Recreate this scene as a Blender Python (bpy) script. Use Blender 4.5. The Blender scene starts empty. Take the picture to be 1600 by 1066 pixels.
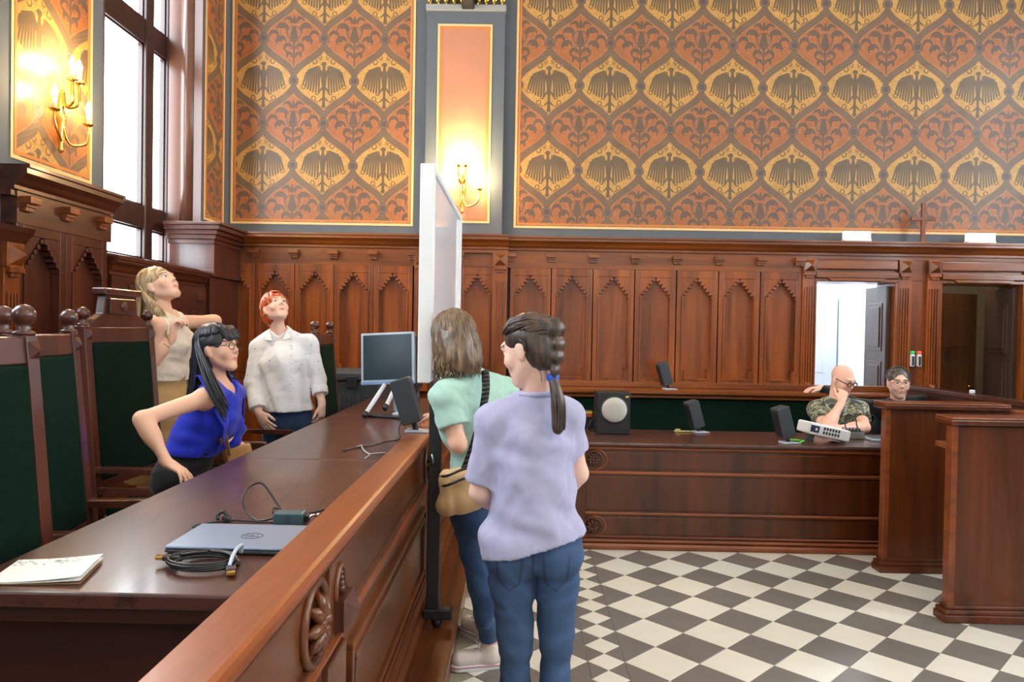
import bpy, bmesh, math, random
import numpy as np
from mathutils import Vector, Matrix
random.seed(7); np.random.seed(7)
S = bpy.context.scene
COL = S.collection
PI = math.pi

# ------------------------------------------------------------------ camera
CAM_H, FPX = 1.57, 1138.0
_y, _p, _r = math.radians(.64), math.radians(-.89), math.radians(.99)
FWD = Vector((-math.sin(_y)*math.cos(_p), math.cos(_y)*math.cos(_p), math.sin(_p)))
_rt = Vector((math.cos(_y), math.sin(_y), 0)); _up = _rt.cross(FWD)
RGT = _rt*math.cos(_r)+_up*math.sin(_r); UPV = _up*math.cos(_r)-_rt*math.sin(_r)
cd = bpy.data.cameras.new('camera'); cam = bpy.data.objects.new('camera', cd); COL.objects.link(cam)
cd.sensor_width = 36; cd.lens = FPX/1600*36; cd.clip_start = .05
M = Matrix((RGT, UPV, -FWD)).transposed().to_4x4(); M.translation = (0, 0, CAM_H); cam.matrix_world = M
S.camera = cam
def at(x, y, Y):
    d = FWD+RGT*((x-800)/FPX)-UPV*((y-533)/FPX)
    return Vector((0, 0, CAM_H))+d*(Y/d.y)

# ------------------------------------------------------------------ world, exposure
S.view_settings.view_transform = 'Standard'; S.view_settings.look = 'None'
S.view_settings.gamma = 1; S.view_settings.use_curve_mapping = False
S.view_settings.exposure = 0.2
w = bpy.data.worlds.new('sky'); S.world = w; w.use_nodes = True
w.node_tree.nodes['Background'].inputs[0].default_value = (.75, .88, 1, 1)
w.node_tree.nodes['Background'].inputs[1].default_value = 1.0
WINDOW_STRENGTH = 15.0
FILL_CHAND = 6  # energy of the added overhead fill lamps
def point(name, loc, e, col, r=.04):
    l = bpy.data.lights.new(name, 'POINT'); l.energy = e; l.color = col; l.shadow_soft_size = r
    o = bpy.data.objects.new(name, l); o.location = loc; COL.objects.link(o); return o

# ------------------------------------------------------------------ helpers
def srgb(r, g, b):
    f = lambda c: (c/255/12.92) if c <= 10 else ((c/255+.055)/1.055)**2.4
    return (f(r), f(g), f(b), 1)
def wmat(o):
    m = o.matrix_basis.copy()
    return wmat(o.parent) @ m if o.parent else m
def tag(o, label=None, cat=None, group=None, kind=None):
    if label: o['label'] = label
    if cat: o['category'] = cat
    if group: o['group'] = group
    if kind: o['kind'] = kind
    return o
def empty(name, loc=(0, 0, 0), rz=0, **k):
    o = bpy.data.objects.new(name, None); o.location = loc; o.rotation_euler = (0, 0, rz); o.empty_display_size = .1
    COL.objects.link(o); return tag(o, **k)
def copy_tree(o, parent=None):
    c = o.copy(); COL.objects.link(c)
    if parent: c.parent = parent
    for ch in list(o.children): copy_tree(ch, c)
    return c
def mesh_obj(name, me, mat, parent=None, **k):
    o = bpy.data.objects.new(name, me); COL.objects.link(o)
    if mat is not None and not me.materials: me.materials.append(mat)
    if parent is not None: o.parent = parent
    return tag(o, **k)
class MB:
    def __init__(s): s.v = []; s.f = []
    def add(s, vs, fs):
        n = len(s.v); s.v += [tuple(v) for v in vs]; s.f += [tuple(i+n for i in f) for f in fs]; return s
    def box(s, x0, x1, y0, y1, z0, z1, m=None):
        if x0 > x1: x0, x1 = x1, x0
        if y0 > y1: y0, y1 = y1, y0
        if z0 > z1: z0, z1 = z1, z0
        vs = [Vector((x, y, z)) for z in (z0, z1) for x, y in ((x0, y0), (x1, y0), (x1, y1), (x0, y1))]
        if m is not None: vs = [m @ v for v in vs]
        return s.add(vs, [(3, 2, 1, 0), (4, 5, 6, 7), (0, 1, 5, 4), (1, 2, 6, 5), (2, 3, 7, 6), (3, 0, 4, 7)])
    def prism(s, poly, a, b, axis='x', m=None):
        # poly in the two other axes (cyclic order), extruded from a to b
        def mk(p, t):
            v = {'x': (t, p[0], p[1]), 'y': (p[0], t, p[1]), 'z': (p[0], p[1], t)}[axis]
            v = Vector(v); return m @ v if m is not None else v
        n = len(poly); vs = [mk(p, a) for p in poly]+[mk(p, b) for p in poly]
        ar = sum(poly[i][0]*poly[(i+1) % n][1]-poly[(i+1) % n][0]*poly[i][1] for i in range(n))
        fl = (ar > 0) != (axis == 'y')
        fl = fl != (b < a)
        fs = [tuple(range(n))[::-1], tuple(range(n, 2*n))]+[(i, (i+1) % n, n+(i+1) % n, n+i) for i in range(n)]
        if not fl: fs = [f[::-1] for f in fs]
        return s.add(vs, fs)
    def lathe(s, prof, seg=20, m=None):
        # prof: list of (r, z)
        vs = []; fs = []
        for r, z in prof:
            for k in range(seg):
                a = 2*PI*k/seg; v = Vector((r*math.cos(a), r*math.sin(a), z)); vs.append(m @ v if m is not None else v)
        n = len(prof)
        for i in range(n-1):
            for k in range(seg):
                k2 = (k+1) % seg; fs.append((i*seg+k, i*seg+k2, (i+1)*seg+k2, (i+1)*seg+k))
        fs.append(tuple(range(seg))[::-1]); fs.append(tuple((n-1)*seg+k for k in range(seg)))
        return s.add(vs, fs)
    def sphere(s, c, r, seg=16, rings=10, sc=(1, 1, 1)):
        prof = [(max(r*math.sin(PI*i/rings), 1e-4), -r*math.cos(PI*i/rings)) for i in range(rings+1)]
        return s.lathe(prof, seg, Matrix.Translation(c) @ Matrix.Diagonal((*sc, 1)))
    def tube(s, pts, r, seg=8, cap=True):
        pts = [Vector(p) for p in pts]; n = len(pts); vs = []; fs = []; up = None
        for i, p in enumerate(pts):
            t = (pts[min(i+1, n-1)]-pts[max(i-1, 0)]).normalized()
            if up is None:
                up = Vector((0, 0, 1)) if abs(t.z) < .9 else Vector((1, 0, 0))
            a = t.cross(up)
            if a.length < 1e-6: a = t.orthogonal()
            a.normalize(); b = a.cross(t).normalized(); up = b
            ri = r[i] if isinstance(r, (list, tuple)) else r
            for k in range(seg):
                q = 2*PI*k/seg; vs.append(p+a*(ri*math.cos(q))+b*(ri*math.sin(q)))
        for i in range(n-1):
            for k in range(seg):
                k2 = (k+1) % seg; fs.append((i*seg+k, (i+1)*seg+k, (i+1)*seg+k2, i*seg+k2))
        if cap: fs.append(tuple(range(seg))); fs.append(tuple((n-1)*seg+k for k in range(seg))[::-1])
        return s.add(vs, fs)
    def build(s, name, mat, parent=None, smooth=False, bevel=0, world=True, **k):
        vs = s.v
        if parent is not None and world:
            im = wmat(parent).inverted()
            vs = [im @ Vector(v) for v in vs]
        me = bpy.data.meshes.new(name); me.from_pydata([tuple(v) for v in vs], [], s.f); me.update()
        if smooth: me.polygons.foreach_set('use_smooth', [True]*len(me.polygons))
        o = mesh_obj(name, me, mat, parent, **k)
        if bevel:
            md = o.modifiers.new('bevel', 'BEVEL'); md.width = bevel; md.segments = 2; md.limit_method = 'ANGLE'; md.angle_limit = .6
        return o
def spline(pts, n=8):
    # catmull-rom through points
    pts = [Vector(p) for p in pts]; P = [pts[0]*2-pts[1]]+pts+[pts[-1]*2-pts[-2]]; out = []
    for i in range(1, len(P)-2):
        for j in range(n):
            t = j/n; a, b, c, d = P[i-1:i+3]
            out.append(.5*((2*b)+(c-a)*t+(2*a-5*b+4*c-d)*t*t+(3*b-a-3*c+d)*t**3))
    return out+[pts[-1]]

# ------------------------------------------------------------------ materials
MATS = {}
def nmat(name):
    m = bpy.data.materials.new(name); m.use_nodes = True; MATS[name] = m
    return m, m.node_tree.nodes, m.node_tree.links, m.node_tree.nodes['Principled BSDF']
def plain(name, col, rough=.5, metal=0, spec=.5, noise=0, nscale=20, bump=0, coat=0, emit=0, alpha=1, sheen=0):
    m, N, L, B = nmat(name)
    B.inputs['Base Color'].default_value = col; B.inputs['Roughness'].default_value = rough
    B.inputs['Metallic'].default_value = metal; B.inputs['Specular IOR Level'].default_value = spec
    B.inputs['Coat Weight'].default_value = coat; B.inputs['Coat Roughness'].default_value = .15
    if sheen: B.inputs['Sheen Weight'].default_value = sheen
    if emit: B.inputs['Emission Color'].default_value = col; B.inputs['Emission Strength'].default_value = emit
    if alpha < 1: B.inputs['Alpha'].default_value = alpha
    if noise or bump:
        tc = N.new('ShaderNodeTexCoord'); nz = N.new('ShaderNodeTexNoise'); nz.inputs['Scale'].default_value = nscale; nz.inputs['Detail'].default_value = 5
        L.new(tc.outputs['Object'], nz.inputs['Vector'])
        if noise:
            mr = N.new('ShaderNodeMapRange'); mr.inputs[1].default_value = .25; mr.inputs[2].default_value = .75
            mr.inputs[3].default_value = 1-noise; mr.inputs[4].default_value = 1+noise
            mx = N.new('ShaderNodeMix'); mx.data_type = 'RGBA'; mx.blend_type = 'MULTIPLY'; mx.inputs[0].default_value = 1
            L.new(nz.outputs[0], mr.inputs[0]); mx.inputs[6].default_value = col; L.new(mr.outputs[0], mx.inputs[7]); L.new(mx.outputs[2], B.inputs['Base Color'])
        if bump:
            bp = N.new('ShaderNodeBump'); bp.inputs['Strength'].default_value = bump; bp.inputs['Distance'].default_value = .004
            L.new(nz.outputs[0], bp.inputs['Height']); L.new(bp.outputs[0], B.inputs['Normal'])
    return m
def wood(name, c1, c2, axis='z', rough=.3, scale=1.0, coat=.25, fine=.25, spec=.5):
    m, N, L, B = nmat(name)
    tc = N.new('ShaderNodeTexCoord'); mp = N.new('ShaderNodeMapping')
    st = {'x': (.6, 9, 9), 'y': (9, .6, 9), 'z': (9, 9, .6)}[axis]
    mp.inputs['Scale'].default_value = tuple(q*scale for q in st)
    n1 = N.new('ShaderNodeTexNoise'); n1.inputs['Scale'].default_value = 1.2; n1.inputs['Detail'].default_value = 6; n1.inputs['Distortion'].default_value = .6
    n2 = N.new('ShaderNodeTexNoise'); n2.inputs['Scale'].default_value = 14; n2.inputs['Detail'].default_value = 4
    n3 = N.new('ShaderNodeTexNoise'); n3.inputs['Scale'].default_value = 1.1
    L.new(tc.outputs['Object'], mp.inputs['Vector'])
    for n in (n1, n2): L.new(mp.outputs[0], n.inputs['Vector'])
    L.new(tc.outputs['Object'], n3.inputs['Vector'])
    a = N.new('ShaderNodeMath'); a.operation = 'MULTIPLY_ADD'; a.inputs[1].default_value = fine; L.new(n2.outputs[0], a.inputs[0]); L.new(n1.outputs[0], a.inputs[2])
    b = N.new('ShaderNodeMath'); b.operation = 'MULTIPLY_ADD'; b.inputs[1].default_value = .35; L.new(n3.outputs[0], b.inputs[0]); L.new(a.outputs[0], b.inputs[2])
    cr = N.new('ShaderNodeValToRGB'); e = cr.color_ramp.elements
    e[0].position = .42+fine*.5; e[0].color = c2; e[1].position = .95+fine*.5; e[1].color = c1
    L.new(b.outputs[0], cr.inputs[0]); L.new(cr.outputs[0], B.inputs['Base Color'])
    B.inputs['Roughness'].default_value = rough; B.inputs['Coat Weight'].default_value = coat; B.inputs['Coat Roughness'].default_value = .12
    B.inputs['Specular IOR Level'].default_value = spec
    bp = N.new('ShaderNodeBump'); bp.inputs['Strength'].default_value = .08; bp.inputs['Distance'].default_value = .003
    L.new(n2.outputs[0], bp.inputs['Height']); L.new(bp.outputs[0], B.inputs['Normal'])
    return m
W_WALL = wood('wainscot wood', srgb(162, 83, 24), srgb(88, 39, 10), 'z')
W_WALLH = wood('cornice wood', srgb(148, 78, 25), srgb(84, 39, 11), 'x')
W_WALLY = wood('shaded side cornice wood', srgb(88, 44, 26), srgb(48, 22, 14), 'y')  # darker copy of the cornice wood, side wall shade put into the colour
W_SIDE = wood('shaded side wainscot wood', srgb(90, 40, 22), srgb(47, 20, 12), 'z')  # darker copy of the wainscot wood, side wall shade put into the colour
W_RAIL = wood('rail wood', srgb(154, 82, 36), srgb(104, 50, 20), 'y', rough=.36, coat=.15)
W_BENCH = wood('bench wood', srgb(116, 62, 28), srgb(66, 32, 14), 'y', rough=.3)
W_DESK = wood('desk wood', srgb(78, 45, 36), srgb(34, 19, 16), 'y', rough=.32, scale=1.6, fine=.7)
W_FRONT = wood('clerk desk wood', srgb(98, 46, 14), srgb(47, 21, 7), 'z')
W_FRONTX = wood('clerk desk moulding wood', srgb(150, 78, 38), srgb(96, 46, 21), 'x')
W_STALL = wood('stand wood', srgb(106, 50, 17), srgb(58, 26, 8), 'z')
W_CHAIR = wood('chair wood', srgb(98, 52, 38), srgb(52, 25, 18), 'z', rough=.28)
W_END_SHADE = wood('shaded end panel wood', srgb(62, 27, 20), srgb(34, 15, 11), 'x', rough=.4, coat=.1)  # unlit look of the desk end put into a darker wood colour
W_WIN = wood('window frame wood', srgb(58, 29, 22), srgb(34, 17, 13), 'z', rough=.4, coat=.1)
W_DOOR = wood('dark door wood', srgb(84, 62, 52), srgb(52, 38, 32), 'z', rough=.4)
W_PARQ = wood('parquet wood', srgb(200, 138, 72), srgb(150, 92, 44), 'x', rough=.35)
VELVET = plain('green velvet', srgb(9, 33, 23), .9, noise=.25, nscale=30, spec=.1)
PAINT = plain('grey blue paint', srgb(92, 98, 104), .75, noise=.06, nscale=3)
NICHE = plain('brown marbled paint', srgb(88, 54, 40), .28, noise=.12, nscale=5)
CEIL = plain('ceiling paint', srgb(225, 215, 198), .8)
WHITEWALL = plain('white plaster', srgb(235, 238, 240), .8)
BORDER = plain('pale ochre border paint', srgb(244, 196, 134), .6)
BORDER2 = plain('orange border paint', srgb(206, 126, 62), .6)
SALMON = plain('salmon panel paint', srgb(190, 128, 98), .65, noise=.06, nscale=4)
GOLD = plain('polished brass', srgb(226, 186, 92), .22, metal=1)
BULB = plain('lit bulb glass', (1, .78, .42, 1), .3, emit=28)
PANE = plain('bright frosted pane', (.84, .93, 1, 1), .3, emit=WINDOW_STRENGTH)
WHITE = plain('white plastic', srgb(232, 234, 236), .4)
BLACK = plain('black plastic', srgb(30, 32, 36), .4)
DGREY = plain('dark grey plastic', srgb(56, 62, 66), .45)
SILVER = plain('silver plastic', srgb(186, 200, 216), .35, metal=.3)
CHROME = plain('chrome', srgb(210, 215, 222), .18, metal=1)
TILE_W = plain('cream floor tile', srgb(226, 222, 210), .16, noise=.03, nscale=6)
TILE_D = plain('grey floor tile', srgb(120, 115, 110), .18, noise=.06, nscale=6)
GROUT = plain('grout', srgb(150, 140, 120), .8)
CABLE = plain('black cable rubber', srgb(24, 25, 28), .35)

# wallpaper: node expressions --------------------------------------------------
class Ex:
    T = None
    def __init__(s, v): s.v = v
    @staticmethod
    def op(o, *a):
        n = Ex.T.nodes.new('ShaderNodeMath'); n.operation = o
        for i, x in enumerate(a):
            x = x.v if isinstance(x, Ex) else x
            if isinstance(x, (int, float)): n.inputs[i].default_value = x
            else: Ex.T.links.new(x, n.inputs[i])
        return Ex(n.outputs[0])
    def __add__(s, o): return Ex.op('ADD', s, o)
    __radd__ = __add__
    def __sub__(s, o): return Ex.op('SUBTRACT', s, o)
    def __rsub__(s, o): return Ex.op('SUBTRACT', o, s)
    def __mul__(s, o): return Ex.op('MULTIPLY', s, o)
    __rmul__ = __mul__
    def __truediv__(s, o): return Ex.op('DIVIDE', s, o)
def emin(*a):
    r = a[0]
    for x in a[1:]: r = Ex.op('MINIMUM', r, x)
    return r
def eabs(a): return Ex.op('ABSOLUTE', a)
def ehyp(x, y): return Ex.op('SQRT', Ex.op('MULTIPLY_ADD', x, x, y*y))
def mask(d, sharp=300):  # 1 inside (d<0)
    n = Ex.op('MULTIPLY_ADD', d, -sharp, .5); n.v.node.use_clamp = True; return n
def ecaps(x, y, a, b, r0, r1=None):
    r1 = r0 if r1 is None else r1
    bx, by = b[0]-a[0], b[1]-a[1]; L2 = bx*bx+by*by
    px, py = x-a[0], y-a[1]
    t = (px*bx+py*by)*(1/L2); t = Ex.op('ADD', t, 0); t.v.node.use_clamp = True
    return ehyp(px-t*bx, py-t*by)-(r0+t*(r1-r0))
def ering(x, y, c, r, t): return eabs(ehyp(x-c[0], y-c[1])-r)-t
def edisc(x, y, c, r): return ehyp(x-c[0], y-c[1])-r
def wallpaper(name, axis, x0, z0, pw=.598, ph=.83):
    m, N, L, B = nmat(name); Ex.T = m.node_tree
    tc = N.new('ShaderNodeTexCoord'); nz = N.new('ShaderNodeTexNoise'); nz.inputs['Scale'].default_value = 9; nz.inputs['Detail'].default_value = 4
    L.new(tc.outputs['Object'], nz.inputs['Vector'])
    sp = N.new('ShaderNodeSeparateXYZ'); L.new(tc.outputs['Object'], sp.inputs[0])
    nz2 = N.new('ShaderNodeTexNoise'); nz2.inputs['Scale'].default_value = 34; nz2.inputs['Detail'].default_value = 1; nz2.inputs['Distortion'].default_value = .6
    nz3 = N.new('ShaderNodeTexNoise'); nz3.inputs['Scale'].default_value = 22; nz3.inputs['Detail'].default_value = 1; nz3.inputs['Distortion'].default_value = 1.0
    cmb = N.new('ShaderNodeCombineXYZ')
    X = Ex(sp.outputs[axis]); Z = Ex(sp.outputs[2]); nse = Ex(nz.outputs[0])
    u = (X-x0)*(1/pw); v = (Z-z0)*(1/ph)
    uf = u-Ex.op('ROUND', u); vf = v-Ex.op('ROUND', v)
    u2 = u-.5; v2 = v-.5
    uf2 = u2-Ex.op('ROUND', u2); vf2 = v2-Ex.op('ROUND', v2)
    x = eabs(uf)*pw; y = vf*ph; x2 = eabs(uf2)*pw; y2 = vf2*ph
    L.new(x.v, cmb.inputs[0]); L.new(y.v, cmb.inputs[2]); L.new(cmb.outputs[0], nz2.inputs['Vector']); L.new(cmb.outputs[0], nz3.inputs['Vector'])
    an = vf*(2*PI)
    tt = eabs(vf)*2; pw_ = 2.0
    ta = Ex.op('POWER', tt, pw_); tb = Ex.op('POWER', 1.0001-tt, pw_)
    F = (1-ta/(ta+tb))*.5-eabs(uf)
    g = tt*(1-tt)*(4*pw_*pw/ph)
    dist = F*pw/Ex.op('SQRT', g*g+1)
    # rosettes at the crossings
    ax = eabs(uf2)*pw; ay = vf*ph; bx = eabs(uf)*pw; by = vf2*ph
    d1 = ehyp(ax, ay); d2 = ehyp(bx, by); dr = emin(d1, d2)
    ros = dr-.05
    # eagle
    sh = [ecaps(x, y, (0, .07), (0, -.09), .034, .018), ecaps(x, y, (0, .08), (.0, .155), .02, .012), edisc(x, y, (.004, .165), .022),
          ecaps(uf*pw, y, (0, .168), (-.04, .16), .01, .002), ecaps(x, y, (.02, .06), (.065, .13), .02, .018), ecaps(x, y, (.065, .13), (.15, .1), .018, .014),
          ecaps(x, y, (0, -.1), (0, -.24), .012, .016), edisc(x, y, (0, -.25), .022), ecaps(x, y, (.01, -.17), (.045, -.2), .01, .007),
          ecaps(x, y, (.02, -.07), (.06, -.135), .009, .006), ecaps(x, y, (.06, -.135), (.085, -.13), .006, .004)]
    for i in range(7):
        f = i/6
        sh.append(ecaps(x, y, (.045+.125*f, .10+.03*math.sin(f*2.6)-.035*f), (.05+.175*f-.02*f*f, -.115+.085*f*f), .012, .0095))
    eag = emin(*sh)
    vine = Ex(nz2.outputs[0]); vine = eabs(vine-.5)-.028
    vine2 = eabs(Ex(nz3.outputs[0])-.5)-.03
    curls = emin(ering(x, y, (.09, .19), .022, .006), ering(x, y, (.1, -.17), .02, .005), ering(x, y, (.04, .235), .016, .005), ering(x, y, (.075, -.215), .014, .005), ering(x, y, (.2, -.06), .018, .005), ering(x, y, (.05, .13), .014, .004))
    # palmette in the orange cells
    def cres(c, r, off, q): return Ex.op('MAXIMUM', edisc(x2, y2, c, r), edisc(x2, y2, (c[0]+off[0], c[1]+off[1]), r*q)*-1)
    cr_ = emin(cres((.115, .095), .062, (.012, -.03), .72), cres((.2, .035), .05, (.0, -.026), .72), cres((.13, -.025), .056, (-.008, -.028), .72), cres((.06, -.09), .048, (-.01, -.026), .72), cres((.06, .175), .045, (.01, -.024), .7), cres((.045, -.165), .036, (-.01, -.02), .7))
    pal = emin(cr_, ecaps(x2, y2, (0, -.27), (0, -.02), .008, .012), ecaps(x2, y2, (0, .0), (0, .1), .045, .022), ecaps(x2, y2, (0, .16), (0, .22), .02, .008),
               ecaps(x2, y2, (.07, .115), (.14, .1), .018, .006), ecaps(x2, y2, (.13, -.02), (.19, -.03), .016, .006),
               ecaps(x2, y2, (.06, -.14), (.1, -.11), .014, .006), ecaps(x2, y2, (.0, -.19), (.035, -.165), .01, .006))
    leafl = emin(ering(x2, y2, (.0, .05), .068, .005), ering(x2, y2, (.0, -.06), .05, .004))
    bw_ = tt*(1-tt)*.1+.009
    band = eabs(dist)-bw_
    edge = eabs(eabs(dist)-bw_-.003)-.0045
    stripe = Ex.op('SINE', (y+x*.5)*220)
    def col(c): return c
    def mix(a, b, f):
        n = N.new('ShaderNodeMix'); n.data_type = 'RGBA'
        L.new(f.v, n.inputs[0])
        for i, q in ((6, a), (7, b)):
            if isinstance(q, tuple): n.inputs[i].default_value = q
            else: L.new(q, n.inputs[i])
        return n.outputs[2]
    gold, orange, grey, dark = srgb(192, 144, 76), srgb(164, 98, 56), srgb(108, 87, 68), srgb(90, 78, 68)
    cell = mix(orange, gold, mask(dist*-1))
    ingold = mask(dist*-1+.02)
    cell = mix(cell, srgb(140, 104, 58), mask(vine, 30)*ingold*.75)
    cell = mix(cell, gold, mask(eag-.008)*ingold)
    cell = mix(cell, srgb(102, 84, 64), mask(eag)*ingold)
    cell = mix(cell, srgb(112, 86, 54), mask(curls)*ingold)
    inor = mask(dist+.02)
    cell = mix(cell, srgb(134, 88, 62), mask(vine2, 30)*inor*.8)
    cell = mix(cell, srgb(132, 92, 70), mask(ehyp(x2, y2*.75)-.07, 25)*inor*.7)
    cell = mix(cell, srgb(178, 110, 64), mask(pal-.007)*inor*.8)
    cell = mix(cell, dark, mask(pal)*inor*.9)
    cell = mix(cell, srgb(112, 84, 66), mask(leafl)*inor)
    cell = mix(cell, grey, mask(band))
    cell = mix(cell, srgb(122, 96, 76), mask(band+.006)*Ex.op('GREATER_THAN', stripe, .55))
    cell = mix(cell, srgb(190, 130, 74), mask(edge)*.5)
    cell = mix(cell, srgb(94, 78, 70), mask(ros))
    cell = mix(cell, srgb(122, 100, 84), mask(eabs(dr-.036)-.005))
    mm = N.new('ShaderNodeMix'); mm.data_type = 'RGBA'; mm.blend_type = 'MULTIPLY'; mm.inputs[0].default_value = 1
    L.new(cell, mm.inputs[6]); L.new((nse*.5+.75).v, mm.inputs[7]); L.new(mm.outputs[2], B.inputs['Base Color'])
    B.inputs['Roughness'].default_value = .42; B.inputs['Specular IOR Level'].default_value = .45
    return m
WP_R = wallpaper('eagle damask print right', 0, .24, 3.98)
WP_L = wallpaper('eagle damask print left', 0, -1.98, 3.99)
WP_S = wallpaper('eagle damask print side', 1, 4.35, 3.25)
WP_N = wallpaper('eagle damask print narrow', 1, 6.62, 3.25)

# ================================================================== SETTING
XL, YB, XR, YF, ZC = -2.91, 7.2, 5.6, -3.0, 5.6
def struct(name, loc=(0, 0, 0)):
    return empty(name, loc, kind='structure')
# ---- floor with tiles
fl = MB().box(-.3, XR, YF, YB+.3, -.1, -.004).build('floor', GROUT, kind='structure')
TD = .25*math.sqrt(2); TX, TY = .525, 5.035
def tile_mesh(name, poly, mat, inset=.0018, h=.004):
    c = Vector((sum(p[0] for p in poly)/len(poly), sum(p[1] for p in poly)/len(poly), 0))
    n = len(poly); out = []; top = []
    for p in poly:
        d = (Vector((p[0], p[1], 0))-c); l = d.length
        out.append(Vector((p[0], p[1], 0))-d*(inset/l)); top.append(Vector((p[0], p[1], 0))-d*((inset+.0022)/l))
    vs = [(v.x, v.y, -h) for v in out]+[(v.x, v.y, -.0012) for v in out]+[(v.x, v.y, 0) for v in top]
    fs = [(i, (i+1) % n, n+(i+1) % n, n+i) for i in range(n)]+[(n+i, n+(i+1) % n, 2*n+(i+1) % n, 2*n+i) for i in range(n)]+[tuple(range(2*n, 3*n))]
    me = bpy.data.meshes.new(name); me.from_pydata(vs, [], fs); me.materials.append(mat); return me
h = TD/2
dia = [(-h, 0), (0, -h), (h, 0), (0, h)]
rt = [(0, -h), (h, 0), (0, h)]; lt = [(-h, 0), (0, -h), (0, h)]
h2 = h/2
sdia = [(-h2, 0), (0, -h2), (h2, 0), (0, h2)]
str_ = [(0, 0), (h2, -h2), (h2, h2)]; stl = [(0, 0), (-h2, h2), (-h2, -h2)]
TM = dict(w=tile_mesh('floor_tile', dia, TILE_W), d=tile_mesh('floor_tile', dia, TILE_D), dr=tile_mesh('floor_tile', rt, TILE_D), dl=tile_mesh('floor_tile', lt, TILE_D),
          sw=tile_mesh('small_floor_tile', sdia, TILE_W), sdr=tile_mesh('small_floor_tile', str_, TILE_D), sdl=tile_mesh('small_floor_tile', stl, TILE_D))
far = {k: MB() for k in ('w', 'd')}
cnt = 0
def put(kind, x, y):
    global cnt
    me = TM[kind]
    if x > XR-.2 or y > 5.4 or x < -.3: return
    if 2.95 < y and x < 3.0 and cnt < 298:
        o = bpy.data.objects.new('small_floor_tile' if kind[0] == 's' else 'floor_tile', me); o.location = (x, y, 0); o.parent = fl; COL.objects.link(o); cnt += 1
    else:
        mb = far['w' if kind in ('w', 'sw') else 'd']
        mb.add([(v.co.x+x, v.co.y+y, v.co.z) for v in me.vertices], [tuple(p.vertices) for p in me.polygons])
for row in range(-1, 46):
    y = TY-row*h
    for hx in range(0, 30):
        x = TX+hx*h
        if row % 2 == 0 and hx % 2 == 0: put('dr' if hx == 0 else 'd', x, y)
        if row % 2 == 1 and hx % 2 == 1: put('w', x, y)
    xs = TX-h/2
    put('sw', xs, y)
    put('sdr', xs, y+h2); put('sdl', xs, y+h2)
    for hx in range(0, 5):
        x = TX-h-hx*h
        if row % 2 == 0 and hx % 2 == 0: put('dl' if hx == 0 else 'd', x, y)
        if row % 2 == 1 and hx % 2 == 1: put('w', x, y)
far['w'].build('floor_tile', TILE_W, fl, kind='stuff'); far['d'].build('floor_tile', TILE_D, fl, kind='stuff')
# ---- judges' podium
pod = struct('floor_podium'); 
MB().box(XL, -.29, YF, YB, -.05, .175).box(XL, -.27, YF, YB, .175, .2).build('platform', W_BENCH, pod, bevel=.004)
for i in range(14):
    for j in range(3):
        y0 = 1.2+i*.42; x0 = -2.85+j*.55
        MB().box(x0+.002, x0+.548, y0+.002, y0+.418, .2, .206).build('parquet_board', W_PARQ, pod)
# ---- ceiling and unseen walls
MB().box(XL-.4, XR+.4, YF-.3, YB+.3, ZC, ZC+.2).build('ceiling', CEIL, kind='structure')
MB().box(XL-.4, XR+.4, YF-.3, YF, 0, ZC).build('wall_front', WHITEWALL, kind='structure')
# ---- windows in the side walls
def window(name, sx, y0, y1):
    # sx=-1: left wall, recess outwards
    X = XL if sx < 0 else XR; xp = X+sx*.39
    wn = struct(name, (xp, (y0+y1)/2, 2.06))
    ys = [y0, y0+.06, y0+.33, y0+.45, y1-.4, y1-.27, y1-.02, y1]
    zs = [2.06, 2.12, 2.38, 2.57, 3.945, 4.15, 5.14, 5.2]
    xa, xb = xp-sx*.02, xp-sx*.09
    for a, b in ((0, 1), (2, 3), (4, 5), (6, 7)):
        MB().box(xa, xb, ys[a], ys[b], 2.06, 5.2).build('mullion', W_WIN, wn, bevel=.008)
    for a, b in ((0, 1), (2, 3), (4, 5), (6, 7)):
        MB().box(xa, xb+sx*.01, y0, y1, zs[a], zs[b]).build('transom', W_WIN, wn, bevel=.008)
    for a, b in ((1, 2), (3, 4), (5, 6)):
        for c, d in ((1, 2), (3, 4), (5, 6)):
            MB().box(xp, xp-sx*.012, ys[a]-.01, ys[b]+.01, zs[c]-.01, zs[d]+.01).build('pane', PANE, wn)
            # glazing beads round each pane
            m = MB()
            e = .016
            m.box(xb+sx*.03, xa, ys[a], ys[a]+e, zs[c], zs[d]).box(xb+sx*.03, xa, ys[b]-e, ys[b], zs[c], zs[d])
            m.box(xb+sx*.03, xa, ys[a], ys[b], zs[c], zs[c]+e).box(xb+sx*.03, xa, ys[a], ys[b], zs[d]-e, zs[d])
            m.build('glazing_bead', W_WIN, wn)
    MB().box(xp, X-sx*.03, y0-.02, y1+.02, 2.02, 2.06).build('window_sill', W_WALLY, wn, bevel=.006)
    return wn
WL = [(5.02, 6.58), (1.6, 3.16), (-1.6, -.04)]
window('window_1', -1, *WL[0]); window('window_2', -1, *WL[1]); window('window_3', -1, *WL[2])
WR = [(4.6, 6.2), (1.8, 3.4), (-1.2, .4)]
window('added_window_4', 1, *WR[0]); window('window_5', 1, *WR[1]); window('window_6', 1, *WR[2])  # first one is unseen, added to light the whiteboard and right floor
def side_wall(name, sx, wins):
    X = XL if sx < 0 else XR; a, b = X, X+sx*.42
    wl = struct(name); m = MB(); y = YF
    for y0, y1 in sorted(wins):
        m.box(a, b, y, y0, 0, ZC); m.box(a, b, y0, y1, 0, 2.02); m.box(a, b, y0, y1, 5.2, ZC); m.box(b-sx*.005, b, y0, y1, 2.0, 5.3); y = y1
    m.box(a, b, y, YB+.3, 0, ZC)
    m.build('plaster', PAINT, wl); return wl
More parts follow.
